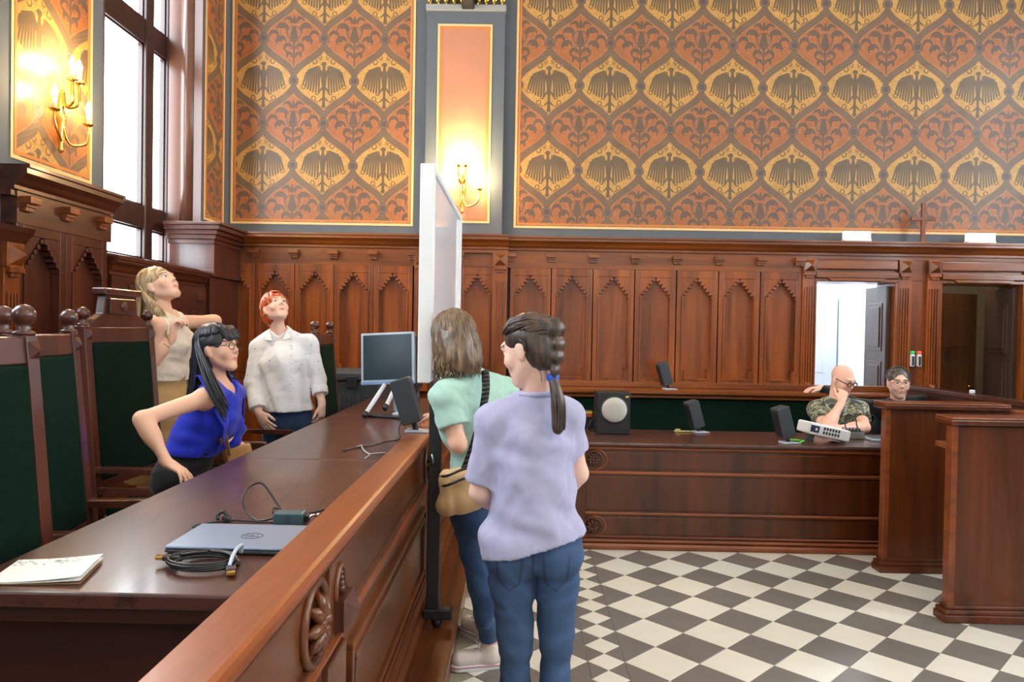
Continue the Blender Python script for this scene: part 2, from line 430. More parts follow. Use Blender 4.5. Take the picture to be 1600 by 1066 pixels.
wall_l = side_wall('wall_left', -1, WL); wall_r = side_wall('wall_right', 1, WR)
# reveal linings of the window recess
for y in (5.02, 6.58):
    s = 1 if y < 6 else -1
    MB().box(XL+.004, XL-.3, y, y+s*.012, 2.06, 5.2).build('reveal_lining', NICHE, wall_l)
MB().lathe([(.07, 2.1), (.07, 5.2)], 24, Matrix.Translation((XL-.13, 6.60, 0))).build('reveal_column', NICHE, wall_l, smooth=True)

# ---- back wall with two door openings
D1, D2, DH = (2.85, 3.64), (4.06, 4.87), 2.11
wb = struct('wall_back'); m = MB()
m.box(XL-.4, D1[0], YB, YB+.25, 0, ZC).box(D1[0], XR+.4, YB, YB+.25, DH, ZC).box(D1[1], D2[0], YB, YB+.25, 0, DH).box(D2[1], XR+.4, YB, YB+.25, 0, DH)
m.build('plaster', PAINT, wb)
MB().box(-.96, -.2, YB-.07, YB, 2.3, ZC).build('painted_pilaster', PAINT, wb)
def framed(parent, axis, c0, a0, a1, z0, z1, mat, out, bw=.022, bw2=.02):
    # a painted panel: face on plane c0 (y or x), spanning a0..a1, z0..z1; out = direction of the room
    def bx(p, q, r, s, d0, d1):
        return (MB().box(p, q, c0+out*d0, c0+out*d1, r, s) if axis == 'y' else MB().box(c0+out*d0, c0+out*d1, p, q, r, s))
    bx(a0, a1, z0, z1, 0, .003).build('wallpaper_panel', mat, parent)
    for d, wdt, mt, nm in ((0, bw, BORDER, 'pale_border'), (bw+.008, bw2, BORDER2, 'orange_border')):
        p, q, r, s = a0+d, a1-d, z0+d, z1-d
        mb = MB()
        for A in ((p, p+wdt, r, s), (q-wdt, q, r, s), (p+wdt, q-wdt, r, r+wdt), (p+wdt, q-wdt, s-wdt, s)):
            b = bx(*A, .003, .0055); mb.add(b.v, b.f)
        mb.build(nm, mt, parent)
framed(wb, 'y', YB, -2.89, -1.08, 2.575, 5.3, WP_L, -1)
framed(wb, 'y', YB, -.085, 5.45, 2.575, 5.3, WP_R, -1)
framed(wb, 'y', YB-.07, -.852, -.321, 2.605, 4.535, SALMON, -1, .02, .02)
# pilaster head: grey band, gilded beads, dark bracket
MB().box(-.97, -.19, YB-.1, YB, 4.66, 4.72).build('capital_band', plain('pale grey stone', srgb(150, 152, 148), .7), wb, bevel=.01)
for i in range(10):
    x = -.93+i*.078
    MB().lathe([(.012, 4.72), (.032, 4.76), (.034, 4.9), (.02, 5.0)], 12, Matrix.Translation((x, YB-.09, 0))).build('gilded_bead', GOLD, wb, smooth=True)
MB().prism([(YB-.28, 4.74), (YB-.08, 4.66), (YB-.08, 5.1), (YB-.3, 5.1)], -.62, -.5, 'x').build('bracket', BLACK, wb, bevel=.01)
# ---- wainscot of the back wall
FY = YB-.085      # face of the stiles
PYc = YB-.035     # recessed panels
def cornice_prof(d, out, z0=2.31, z1=2.475, s=1.0):
    # (offset from wall along out, z)
    P = [(0, z0), (.085, z0), (.085, z0+.03), (.105, z0+.035), (.105, z0+.055), (.125, z0+.07), (.14, z0+.095), (.165, z0+.115), (.175, z0+.12), (.175, z1-.022), (.19, z1-.018), (.19, z1), (0, z1)]
    return [(d+out*p*s, z) for p, z in P]
MB().prism(cornice_prof(YB, -1), XL+.1, -.17, 'x').build('cornice', W_WALLH, wb)
MB().prism(cornice_prof(YB, -1), -.17, XR, 'x').build('cornice', W_WALLH, wb)
MB().prism(cornice_prof(YB-.05, -1, 2.31, 2.48), -1.0, -.13, 'x').build('cornice_break', W_WALLH, wb)
MB().box(XL, D1[0]-.12, FY, YB-.03, 2.175, 2.31).build('frieze_board', W_WALLH, wb)
MB().box(D1[0]-.12, XR, FY+.01, YB-.03, 2.11, 2.31).build('frieze_board', W_WALLH, wb)
MB().box(D1[1], D2[0], FY+.02, YB, 0, 2.2).build('board', W_WALL, wb)
MB().box(D2[1], XR, FY+.02, YB, 0, 2.2).build('board', W_WALL, wb)
def corbel_at(xf, parent, name='corbel'):
    # xf: maps local (a along wall, o outwards, z) to world
    b = MB()
    def bx(a0, a1, o0, o1, z0, z1):
        vs = [xf(a, o, z) for z in (z0, z1) for a, o in ((a0, o0), (a1, o0), (a1, o1), (a0, o1))]
        b.add(vs, [(3, 2, 1, 0), (4, 5, 6, 7), (0, 1, 5, 4), (1, 2, 6, 5), (2, 3, 7, 6), (3, 0, 4, 7)])
    bx(-.048, .048, .08, .15, 2.275, 2.315); bx(-.04, .04, .08, .125, 2.255, 2.276)
    for k in (-1, 0, 1): bx(-.011+k*.024, .011+k*.024, .08, .115, 2.232, 2.256)
    return b.build(name, W_WALLH, parent, bevel=.003)
def bay(parent, xf, hw=.2, ow=.153, z0=1.11, zs=1.905, zt=2.10, top=2.1745, mat=W_WALL, base=1.03, rec=.035, face=.085):
    fr = MB()
    def bx(mb, a0, a1, o0, o1, z0, z1):
        vs = [xf(a, o, z) for z in (z0, z1) for a, o in ((a0, o0), (a1, o0), (a1, o1), (a0, o1))]
        mb.add(vs, [(3, 2, 1, 0), (4, 5, 6, 7), (0, 1, 5, 4), (1, 2, 6, 5), (2, 3, 7, 6), (3, 0, 4, 7)])
    for s in (-1, 1):
        bx(fr, s*ow, s*(hw-.002), rec-.01, face, base, top)
        bx(fr, s*(ow-.032), s*ow, rec-.01, face, z0, z0+.1)
    bx(fr, -ow, ow, rec-.01, face, base, z0); bx(fr, -ow, ow, rec-.01, face, zt, top)
    n = 6
    for s in (-1, 1):
        pl = [(s*(ow+.001), zs)]
        for i in range(n):
            w_ = ow*(1-(i+.35)/n); pl += [(s*w_, zs+(zt-zs)*i/n), (s*w_, zs+(zt-zs)*(i+1)/n)]
        pl.append((s*(ow+.001), zt)); N_ = len(pl)
        vs = [xf(a, face-.0006, z) for a, z in pl]+[xf(a, rec-.01, z) for a, z in pl]
        fr.add(vs, [tuple(range(N_)), tuple(range(N_, 2*N_))[::-1]]+[(i, i+N_, (i+1) % N_+N_, (i+1) % N_) for i in range(N_)])
    fr.build('arched_frame', mat, parent, bevel=.004)
    pm = MB(); bx(pm, -ow-.02, ow+.02, rec-.03, rec, z0-.02, zt+.02); pm.build('panel', mat, parent)
    bd = MB(); e = .012
    for s in (-1, 1):
        bx(bd, s*ow, s*(ow-e), rec, face+.008, z0+.1, zs); bx(bd, s*(ow-.032), s*(ow-.032-e), rec, face+.008, z0, z0+.1)
        bx(bd, s*ow, s*(ow-.032-e), rec, face+.008, z0+.1-e, z0+.1)
        for i in range(n):
            za = zs+(zt-zs)*i/n; w_ = ow*(1-(i+.35)/n)
            bx(bd, s*(w_-.012), s*(w_+.012), rec, face+.012, za-.004, za+(zt-zs)/n*.72)
    bx(bd, -ow+.032, ow-.032, rec, face+.008, z0, z0+e)
    bd.build('bead', mat, parent, bevel=.003)
bk = lambda cx: (lambda a, o, z: Vector((cx+a, YB-o, z)))
for i in range(7):
    cx = .09+.4065*i; bay(wb, bk(cx))
    if i < 6: corbel_at(bk(cx+.203), wb)
corbel_at(bk(2.69), wb); corbel_at(bk(-.10), wb)
for i in range(5):
    cx = -2.80+.387*i; bay(wb, bk(cx), hw=.193, ow=.148); corbel_at(bk(cx+.193), wb)
for cx in (-.78, -.43): bay(wb, bk(cx), hw=.175, ow=.135)
corbel_at(bk(-.605), wb)
def pilaster(parent, xf, w_=.13, z0=.98, z1=2.175, proud=.0):
    p = MB()
    def bx(mb, a0, a1, o0, o1, z0, z1):
        vs = [xf(a, o, z) for z in (z0, z1) for a, o in ((a0, o0), (a1, o0), (a1, o1), (a0, o1))]
        mb.add(vs, [(3, 2, 1, 0), (4, 5, 6, 7), (0, 1, 5, 4), (1, 2, 6, 5), (2, 3, 7, 6), (3, 0, 4, 7)])
    H = w_/2; f = .1+proud
    bx(p, -H, H, .02, f, z0, z1); bx(p, -H*.9, H*.9, .02, f+.03, z1-.03, z1)
    for k in (-1, 0, 1): bx(p, -.011+k*.024, .011+k*.024, f, f+.02, z1-.055, z1-.03)
    bx(p, -H, H, .02, f+.02, z0-.02, z0+.05)
    po = p.build('pilaster', W_WALL, parent, bevel=.003)
    fl_ = MB()
    for k in (-.6, -.2, .2, .6): bx(fl_, k*H-.006, k*H+.006, f, f+.012, z0+.12, z1-.14)
    fl_.build('flute', W_WALL, po, bevel=.003)
    kb = MB(); q = xf(0, f+.01, z0+.09); kb.sphere(q, .03, 12, 8)
    for k in range(6):
        a = k*PI/3; q2 = xf(.03*math.cos(a), f+.008, z0+.09+.03*math.sin(a)); kb.sphere(q2, .016, 10, 6)
    kb.build('rosette', W_WALL, po, smooth=True)
    blk = MB(); bx(blk, -H*1.05, H*1.05, .02, f+.02, z1, z1+.135)
    a, b = H*.8, .055
    base = [xf(-a, f+.02, z1+.067-b), xf(a, f+.02, z1+.067-b), xf(a, f+.02, z1+.067+b), xf(-a, f+.02, z1+.067+b), xf(0, f+.075, z1+.067)]
    blk.add(base, [(0, 1, 4), (1, 2, 4), (2, 3, 4), (3, 0, 4)])
    blk.build('diamond_block', W_WALLH, po, bevel=.003)
pilaster(wb, bk(-.205), .14, proud=.05); pilaster(wb, bk(-.965), .14, proud=.05)
for cx in (2.79, 3.715, 3.995, 4.94): pilaster(wb, bk(cx), .125)
MB().box(XL, 2.73, FY-.02, YB, .95, 1.03).build('base_rail', W_WALLH, wb, bevel=.004)
MB().box(XL, 2.73, YB-.06, YB, 0, .96).build('lower_board', W_WALL, wb)

# ---- doors
CORR = plain('white corridor wall', srgb(236, 240, 246), .7)
def panel_leaf(parent, mtx, w_, hgt, mat, name='door_leaf'):
    lf = MB().box(0, w_, -.022, .022, .01, hgt, mtx).build(name, mat, parent, bevel=.003)
    for (z0, z1) in ((.15, .62), (.78, 1.32), (1.42, hgt-.16)):
        for s in (-1, 1):
            a = MB()
            e = min(.1, w_*.16); a.box(e, w_-e, s*.021, s*.030, z0, z1, mtx).box(e+.035, w_-e-.035, s*.029, s*.04, z0+.04, z1-.04, mtx)
            a.build('panel', mat, lf, bevel=.006)
    hb = MB(); p = mtx @ Vector((w_-.05, -.07, 1.05)); q = mtx @ Vector((w_-.15, -.07, 1.05)); r = mtx @ Vector((w_-.05, 0, 1.05))
    hb.tube([r, p, q], .008, 8).build('handle', GOLD, lf, smooth=True)
    return lf
for nm, (x0, x1) in (('door_1', D1), ('door_2', D2)):
    d = struct(nm, ((x0+x1)/2, YB, 0))
    f = MB()
    f.box(x0-.012, x0+.018, YB-.1, YB+.27, 0, DH-.02).box(x1-.018, x1+.012, YB-.1, YB+.27, 0, DH-.02).box(x0-.012, x1+.012, YB-.1, YB+.27, DH-.02, DH+.012)
    f.build('door_frame', W_WALL, d, bevel=.004)
    MB().box(x0+.0, x1, YB-.13, YB-.07, DH+.015, DH+.075).prism([(x0+.15, DH-.015), (x1-.15, DH-.015), (x1-.1, DH+.02), (x0+.1, DH+.02)], YB-.12, YB-.08, 'y').build('lintel', W_WALLH, d, bevel=.006)
    MB().box(x0+.0, x1, YB-.115, YB-.07, DH+.10, DH+.19).build('lintel_panel', W_WALLH, d, bevel=.01)
    panel_leaf(d, Matrix.Translation((x1-.045, YB-.03, 0)) @ Matrix.Rotation(PI/2-.0, 4, 'Z'), .43, 2.06, W_DOOR)
    if nm == 'door_2':
        panel_leaf(d, Matrix.Translation((x0+.03, YB+.50, 0)) @ Matrix.Rotation(.28, 4, 'Z'), .86, 2.04, wood('brown door wood', srgb(126, 82, 48), srgb(78, 48, 28), 'z', rough=.4))
# corridor beyond door 1 and dim passage beyond door 2
cor = struct('wall_corridor', (3.3, 9, 0))
MB().box(2.2, 4.02, 9.3, 9.4, 0, 2.9).box(2.1, 2.2, YB+.25, 9.4, 0, 2.9).box(4.02, 4.06, YB+.28, 9.4, 0, 2.9).build('plaster', CORR, cor)
MB().box(2.1, 6.1, YB+.25, 9.4, 2.9, 3.0).build('corridor_ceiling', CORR, cor)
MB().box(2.1, 6.1, YB+.25, 9.4, -.1, 0).build('corridor_floor', GROUT, cor)
MB().box(4.06, 6.1, 9.3, 9.4, 0, 2.9).box(6.0, 6.1, YB+.25, 9.4, 0, 2.9).build('passage_plaster', plain('dim cream wall', srgb(180, 165, 140), .8), cor)
MB().box(3.35, 4.0, 9.24, 9.3, 0, 2.05).build('corridor_door', CORR, cor, bevel=.006)
MB().box(3.55, 3.82, 9.232, 9.24, 1.1, 1.6).build('notice_sheet', WHITE, cor)
for nm, loc, e, c in (('corridor_lamp', (3.0, 8.4, 2.6), 60, (.9, .96, 1)), ('passage_lamp', (4.4, 7.62, 2.5), 9, (1, .85, .65))):
    t = empty(nm, loc, kind='structure'); MB().lathe([(.02, loc[2]+.3), (.09, loc[2]+.22), (.1, loc[2]+.16), (.03, loc[2]+.14)], 20, Matrix.Translation((loc[0], loc[1], 0))).build('lamp_shade', WHITE, t, smooth=True)
    p = point(nm+'_light', (0, 0, 0), e, c, .08); p.parent = t

# ---- side wall panels, wainscot and cornice
lk = lambda cy: (lambda a, o, z: Vector((XL+o, cy+a, z)))
framed(wall_l, 'x', XL, 4.11, 4.89, 2.50, 5.2, WP_S, 1, .02, .02)
framed(wall_l, 'x', XL, 6.63, 7.07, 2.53, 5.2, WP_N, 1, .02, .02)
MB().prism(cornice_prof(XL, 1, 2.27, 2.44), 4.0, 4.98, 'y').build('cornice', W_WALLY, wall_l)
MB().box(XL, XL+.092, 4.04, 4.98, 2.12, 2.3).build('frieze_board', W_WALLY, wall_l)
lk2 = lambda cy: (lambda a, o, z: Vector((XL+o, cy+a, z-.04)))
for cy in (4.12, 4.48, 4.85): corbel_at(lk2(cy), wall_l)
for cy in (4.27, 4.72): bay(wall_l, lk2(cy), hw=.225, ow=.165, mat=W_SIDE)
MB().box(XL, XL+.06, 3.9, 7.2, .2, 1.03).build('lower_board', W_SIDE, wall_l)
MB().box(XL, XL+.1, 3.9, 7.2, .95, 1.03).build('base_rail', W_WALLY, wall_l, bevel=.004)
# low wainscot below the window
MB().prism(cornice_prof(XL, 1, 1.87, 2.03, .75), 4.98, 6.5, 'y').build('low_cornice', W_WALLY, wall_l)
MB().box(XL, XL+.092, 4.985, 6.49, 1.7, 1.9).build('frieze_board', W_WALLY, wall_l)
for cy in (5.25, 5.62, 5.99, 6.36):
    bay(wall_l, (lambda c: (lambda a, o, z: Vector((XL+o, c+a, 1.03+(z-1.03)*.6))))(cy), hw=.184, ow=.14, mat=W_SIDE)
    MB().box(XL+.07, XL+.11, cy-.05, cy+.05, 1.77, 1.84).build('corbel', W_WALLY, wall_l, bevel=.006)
# wooden pier between window and corner
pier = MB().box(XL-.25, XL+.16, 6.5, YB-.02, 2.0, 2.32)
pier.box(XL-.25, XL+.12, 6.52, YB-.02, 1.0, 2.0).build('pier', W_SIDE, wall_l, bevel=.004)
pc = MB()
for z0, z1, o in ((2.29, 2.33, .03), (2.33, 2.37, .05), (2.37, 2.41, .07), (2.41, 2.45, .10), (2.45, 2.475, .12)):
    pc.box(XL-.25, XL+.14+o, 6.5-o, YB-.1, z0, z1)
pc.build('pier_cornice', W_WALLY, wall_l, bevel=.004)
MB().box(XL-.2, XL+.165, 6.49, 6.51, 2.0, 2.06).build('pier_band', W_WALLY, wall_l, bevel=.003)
# far post of a doorway in the side wall, just entering the frame
d3 = struct('door_3', (XL, 3.5, 0))
MB().prism([(XL, 2.0), (XL+.1, 2.0), (XL+.12, 2.03), (XL+.15, 2.06), (XL+.16, 2.09), (XL, 2.09)], 2.9, 4.1, 'y').build('cornice', W_WALLY, d3)
MB().box(XL, XL+.1, 2.9, 4.05, 1.86, 2.0).build('entablature', W_WALLY, d3, bevel=.004)
pilaster(d3, lambda a, o, z: Vector((XL+o*1.1, 3.98+a, z-.31)), .13)
panel_leaf(d3, Matrix.Translation((XL+.03, 3.9, 0)) @ Matrix.Rotation(-PI/2, 4, 'Z'), .85, 1.84, W_DOOR)
# unseen ceiling lamps above the frame, added as room fill

# ================================================================== FURNITURE
def rosette(parent, c, r, mat, axis='x', name='rosette'):
    # carved flower in a ring, facing +x or -y
    def xf(a, b, o): return Vector((c[0]+o, c[1]+a, c[2]+b)) if axis == 'x' else Vector((c[0]+a, c[1]-o, c[2]+b))
    ring = MB().tube([xf(r*math.cos(t), r*math.sin(t), .004) for t in np.linspace(0, 2*PI, 33)], r*.13, 8, cap=False)
    ring.build('ring', mat, parent, smooth=True)
    f = MB()
    for k in range(8):
        t = k*PI/4
        p = [xf(r*q*math.cos(t), r*q*math.sin(t), o) for q, o in ((.12, .012), (.35, .022), (.6, .016), (.78, .004))]
        f.tube(p, [r*.09, r*.17, r*.15, r*.05], 8)
    q = xf(0, 0, .016); f.sphere(q, r*.2, 12, 8)
    f.build(name, mat, parent, smooth=True)
# ---- judges' bench front
jb = empty('judges_bench', (-.5, 3, .2), label='long mahogany judges bench front with rounded handrail and carved panels', cat='bench')
Y0, Y1 = .25, 5.9
def nose(x0, x1, z0, z1, r=.02, n=6):
    P = [(x0, z0)]
    for k in range(n+1):
        a = -PI/2+PI*k/n; P.append((x1-r+r*math.cos(a), (z0+z1)/2+(z1-z0)/2*math.sin(a)))
    return P+[(x0, z1)]
MB().prism(nose(-.563, -.437, .997, 1.035, .022), Y0, Y1, 'y').build('handrail', W_RAIL, jb, smooth=False, bevel=.003)
MB().prism([(-.53, .2), (-.462, .2), (-.462, .97), (-.452, .985), (-.445, .998), (-.53, .998)], Y0, Y1, 'y').build('carcass', W_BENCH, jb)
def strip(z0, z1, o0, o1, y0, y1, mat=W_BENCH):
    return MB().prism([(-.47, z0), (-.462+o0, z0), (-.462+o1, z0+.3*(z1-z0)), (-.462+o1, z0+.7*(z1-z0)), (-.462+o0, z1), (-.47, z1)], y0, y1, 'y').build('moulding', mat, jb)
strip(.775, .80, .004, .022, Y0, Y1, W_RAIL); strip(.80, .812, .002, .012, Y0, Y1)
strip(.2, .27, .03, .045, Y0, Y1); strip(.27, .3, .01, .03, Y0, Y1)
PN = [(.35, 1.52), (1.98, 3.55), (3.95, 5.7)]
for a, b in PN:
    m = MB()   # raised frame and raised field
    for o, i in ((.02, 0), (.012, .03), (.02, .045)):
        e = .018
        y0, y1, z0, z1 = a+i, b-i, .335+i, .70-i
        m.box(-.47, -.462+o, y0, y1, z1-e, z1).box(-.47, -.462+o, y0, y1, z0, z0+e).box(-.47, -.462+o, y0, y0+e, z0+e, z1-e).box(-.47, -.462+o, y1-e, y1, z0+e, z1-e)
    m.build('panel_moulding', W_BENCH, jb, bevel=.004)
    MB().box(-.47, -.457, a+.07, b-.07, .4, .63).build('panel', W_BENCH, jb, bevel=.006)
for yc in (1.75, 3.75):
    rosette(jb, (-.462, yc-.1, .89), .092, W_BENCH, 'x')
    q = MB().box(-.47, -.45, yc+.0, yc+.015, .8, .985); q.box(-.47, -.452, yc+.02, yc+.19, .8, .99).build('upright_strip', W_BENCH, jb, bevel=.003)
    m = MB().box(-.47, -.425, yc+.05, yc+.155, .805, .885)
    y0, y1, z0, z1 = yc+.055, yc+.15, .81, .88
    m.add([(-.425, y0, z0), (-.425, y1, z0), (-.425, y1, z1), (-.425, y0, z1), (-.395, (y0+y1)/2, (z0+z1)/2)], [(0, 1, 4), (1, 2, 4), (2, 3, 4), (3, 0, 4)])
    m.build('diamond_block', W_CHAIR, jb, bevel=.003)
    m = MB().tube([(-.45, yc+.10+.05*math.cos(t), .885+.075*math.sin(t)) for t in np.linspace(0, PI, 15)], .009, 8)
    m.build('arched_hood', W_BENCH, jb, smooth=True)
    m = MB()
    for k in range(4): m.sphere((-.448, yc+.10, .90+.014*k), .013-.002*k, 10, 6)
    m.build('carved_bud', W_CHAIR, jb, smooth=True)
    m = MB().box(-.47, -.445, yc-.02, yc+.16, .3, .75).build('pilaster', W_BENCH, jb, bevel=.004)
# ---- judges' desk behind the rail
jd = empty('judges_desk', (-.9, 3, .2), label='long dark wood desk along the inside of the judges bench, cables and laptop on it', cat='desk')
for a, b in ((1.515, 3.10), (3.104, 4.7), (4.704, 5.9)):
    MB().box(-1.21, -.555, a, b, .965, 1.0).build('tabletop', W_DESK, jd, bevel=.006)
MB().box(-1.19, -.56, 1.53, 1.56, .93, .965).build('edge_moulding', W_END_SHADE, jd, bevel=.004)
MB().box(-1.17, -.545, 1.58, 1.61, .2, .93).build('end_panel', W_END_SHADE, jd)
MB().box(-1.17, -1.14, 5.8, 5.86, .2, .965).box(-.60, -.54, 1.61, 5.86, .2, .93).box(-1.17, -.54, 5.84, 5.87, .2, .965).build('end_panel', W_CHAIR, jd)
for y in (3.1, 4.7): MB().box(-1.1, -.6, y-.02, y+.02, .2, .965).build('divider', W_CHAIR, jd)
# ---- judges' chairs
def chair(name, x, y, rz, label, crest=False, hgt=1.33, w_=.54, group='high-backed judges chairs'):
    t = empty(name, (x, y, .2), rz, label=label, cat='chair', group=group)
    H = w_/2
    lean = lambda z: -.22-.085*max(0, z-.45)
    L = dict(world=False)
    for s in (-1, 1):
        p = MB()
        for a, b in ((0, .45), (.45, hgt)):
            for q in range(1):
                xa, xb = lean(a), lean(b); r = .026
                vs = [(xa-r, s*H-r, a), (xa+r, s*H-r, a), (xa+r, s*H+r, a), (xa-r, s*H+r, a), (xb-r, s*H-r, b), (xb+r, s*H-r, b), (xb+r, s*H+r, b), (xb-r, s*H+r, b)]
                p.add(vs, [(3, 2, 1, 0), (4, 5, 6, 7), (0, 1, 5, 4), (1, 2, 6, 5), (2, 3, 7, 6), (3, 0, 4, 7)])
        po = p.build('back_post', W_CHAIR, t, bevel=.004, **L)
        xt = lean(hgt)
        MB().lathe([(.03, hgt), (.03, hgt+.008), (.016, hgt+.014), (.022, hgt+.022), (.013, hgt+.028), (.026, hgt+.036), (.033, hgt+.052), (.032, hgt+.068), (.02, hgt+.084), (.004, hgt+.09)], 18, Matrix.Translation((xt, s*H, 0))).build('finial', W_CHAIR, po, smooth=True, **L)
        d = MB(); zz = hgt-.045; xx = lean(zz)+.027
        d.add([(xx, s*H-.022, zz-.026), (xx, s*H+.022, zz-.026), (xx, s*H+.022, zz+.026), (xx, s*H-.022, zz+.026), (xx+.02, s*H, zz)], [(0, 1, 4), (1, 2, 4), (2, 3, 4), (3, 0, 4)])
        d.build('diamond_stud', W_CHAIR, po, **L)
        MB().prism(nose(-.24, .24, .645, .675, .015), s*H-.024, s*H+.024, 'y').build('armrest', W_CHAIR, t, bevel=.004, **L)
        MB().box(.17, .21, s*H-.022, s*H+.022, 0, .65).build('front_leg', W_CHAIR, t, bevel=.004, **L)
        MB().box(-.24, .19, s*H-.014, s*H+.014, .54, .575).box(-.24, .19, s*H-.014, s*H+.014, .15, .19).box(-.24, .19, s*H-.016, s*H+.016, .36, .42).build('side_rail', W_CHAIR, t, bevel=.003, **L)
    sh = Matrix(((1, 0, -.085, .038), (0, 1, 0, 0), (0, 0, 1, 0), (0, 0, 0, 1)))
    MB().box(-.245, -.2, -H, H, hgt-.085, hgt-.005, sh).build('top_rail', W_CHAIR, t, bevel=.005, **L)
    MB().box(-.245, -.2, -H, H, .56, .60, sh).build('lower_rail', W_CHAIR, t, bevel=.004, **L)
    MB().box(-.24, -.192, -H+.026, H-.026, .60, hgt-.085, sh).build('back_upholstery', VELVET, t, bevel=.012, **L)
    MB().box(-.23, .22, -H+.01, H-.01, .36, .42).build('seat_frame', W_CHAIR, t, bevel=.004, **L)
    MB().box(-.2, .235, -H+.02, H-.02, .42, .49).build('seat_cushion', VELVET, t, bevel=.025, **L)
    MB().box(.17, .21, -H, H, .15, .19).build('stretcher', W_CHAIR, t, bevel=.003, **L)
    if crest:
        xt = lean(hgt)
        m = MB().prism([(-H+.02, hgt-.01), (H-.02, hgt-.01), (H-.06, hgt+.03), (H-.13, hgt+.06), (H-.15, hgt+.16), (-H+.15, hgt+.16), (-H+.13, hgt+.06), (-H+.06, hgt+.03)], xt-.022, xt+.022, 'x')
        c = m.build('crest', W_CHAIR, t, bevel=.004, **L)
        MB().box(xt-.035, xt+.04, -H+.12, H-.12, hgt+.155, hgt+.19).build('crest_cap', W_CHAIR, c, bevel=.006, **L)
        MB().box(xt+.02, xt+.034, -H+.17, H-.17, hgt+.06, hgt+.14).build('crest_panel', W_CHAIR, c, bevel=.004, **L)
        MB().sphere((xt+.034, 0, hgt+.1), .026, 14, 8, (.6, 1, 1)).build('button', W_CHAIR, c, smooth=True, **L)
    return t
chair('judge_chair', -1.165, 1.875, .0, 'green velvet judge chair at the left picture edge, nearest to the camera', w_=.5)
chair('judge_chair', -1.43, 2.63, .16, 'green velvet judge chair with straight top rail, second nearest to camera', w_=.47)
chair('judge_chair', -1.80, 3.75, -.04, 'tallest green velvet judge chair with carved crest and round button', True, 1.355, .56)
chair('judge_chair', -1.74, 4.58, 0, 'judge chair under the folded arms of the person in cream top', hgt=1.30)
chair('judge_chair', -1.17, 5.39, .04, 'farthest judge chair, seen edge-on beside the person in white shirt', hgt=1.32, w_=.48)
# ---- clerk's desk across the back
cdk = empty('clerk_desk', (1.7, 5.3, 0), label='wide panelled mahogany desk in front of the green bench at the back', cat='desk')
X0, X1, YD = .40, 3.35, 5.24
MB().prism([(YD-.03, .745), (YD-.035, .76), (YD-.03, .775), (5.93, .775), (5.93, .745)], X0-.03, X1, 'x').build('worktop', W_DESK, cdk, bevel=.003)
MB().box(X0, X1, YD, YD+.03, .0, .745).build('front_board', W_FRONT, cdk)
MB().box(X0, X0+.03, YD+.03, 5.9, 0, .745).build('side_board', W_FRONT, cdk)
for z0, z1, o in ((.72, .745, .022), (.54, .565, .018), (.248, .27, .018), (.085, .1, .016), (.05, .075, .022), (0, .045, .03)):
    MB().prism([(YD, z0), (YD-o*.6, z0), (YD-o, z0+.35*(z1-z0)), (YD-o, z0+.65*(z1-z0)), (YD-o*.6, z1), (YD, z1)], X0-.02, X1, 'x').build('moulding', W_FRONTX, cdk)
MB().box(X0-.01, X0+.09, YD-.02, YD, .05, .74).build('corner_post', W_FRONT, cdk, bevel=.004)
for z in (.645, .165):
    rosette(cdk, (X0+.14, YD-.004, z), .062, W_FRONT, 'y')
    MB().tube([(X0+.14+.1*math.cos(t), YD-.004, z+.075*math.sin(t)) for t in np.linspace(-PI/2, PI/2, 15)], .008, 8).build('curved_bead', W_FRONTX, cdk, smooth=True)
MB().box(X0+.15, X1, YD-.008, YD, .585, .70).build('upper_panel', W_FRONT, cdk, bevel=.004)
MB().box(X0+.09, X1, YD-.008, YD, .285, .53).build('panel', W_FRONT, cdk, bevel=.004)
MB().box(X0+.15, X1, YD-.008, YD, .11, .235).build('lower_panel', W_FRONT, cdk, bevel=.004)
# ---- wall bench with green back
wbn = empty('wall_bench', (1.9, 6.8, 0), label='long green upholstered bench with wooden shelf along the back wall', cat='bench')
MB().box(.2, 3.6, 6.84, 6.93, .35, .965).build('back_upholstery', VELVET, wbn, bevel=.02)
MB().box(.2, 3.6, 6.3, 6.86, .36, .46).build('seat_upholstery', VELVET, wbn, bevel=.025)
MB().box(.2, 3.6, 6.34, 6.9, .0, .36).box(.2, 3.6, 6.93, 7.0, 0, .99).build('base', W_FRONT, wbn)
MB().prism([(6.78, .985), (6.76, 1.0), (6.76, 1.018), (6.78, 1.03), (7.15, 1.03), (7.15, .985)], .2, 3.6, 'x').build('shelf', W_WALLH, wbn)
MB().box(.2, 3.6, 6.80, 6.84, .955, .985).build('lip', W_WALLH, wbn, bevel=.006)
MB().box(.2, 3.6, 7.06, 7.112, 1.03, 1.085).build('upstand', W_WALLH, wbn, bevel=.006)
# ---- side rail at the right end
sr = empty('side_rail', (3.65, 6, 0), label='mahogany partition with flat top rail running forward from between the doors', cat='partition')
MB().prism(nose(3.56, 3.70, 1.085, 1.12, .02), 4.95, 7.07, 'y').build('top_rail', W_WALLY, sr, bevel=.003)
MB().box(3.61, 3.66, 4.95, 7.07, 0, 1.085).build('board', W_FRONT, sr)
MB().box(3.585, 3.612, 4.95, 7.07, .98, 1.085).build('moulding', W_WALLY, sr, bevel=.006)
MB().box(3.62, 3.655, 5.87, 5.90, 1.12, 1.15).build('switch_box', WHITE, sr, bevel=.006)
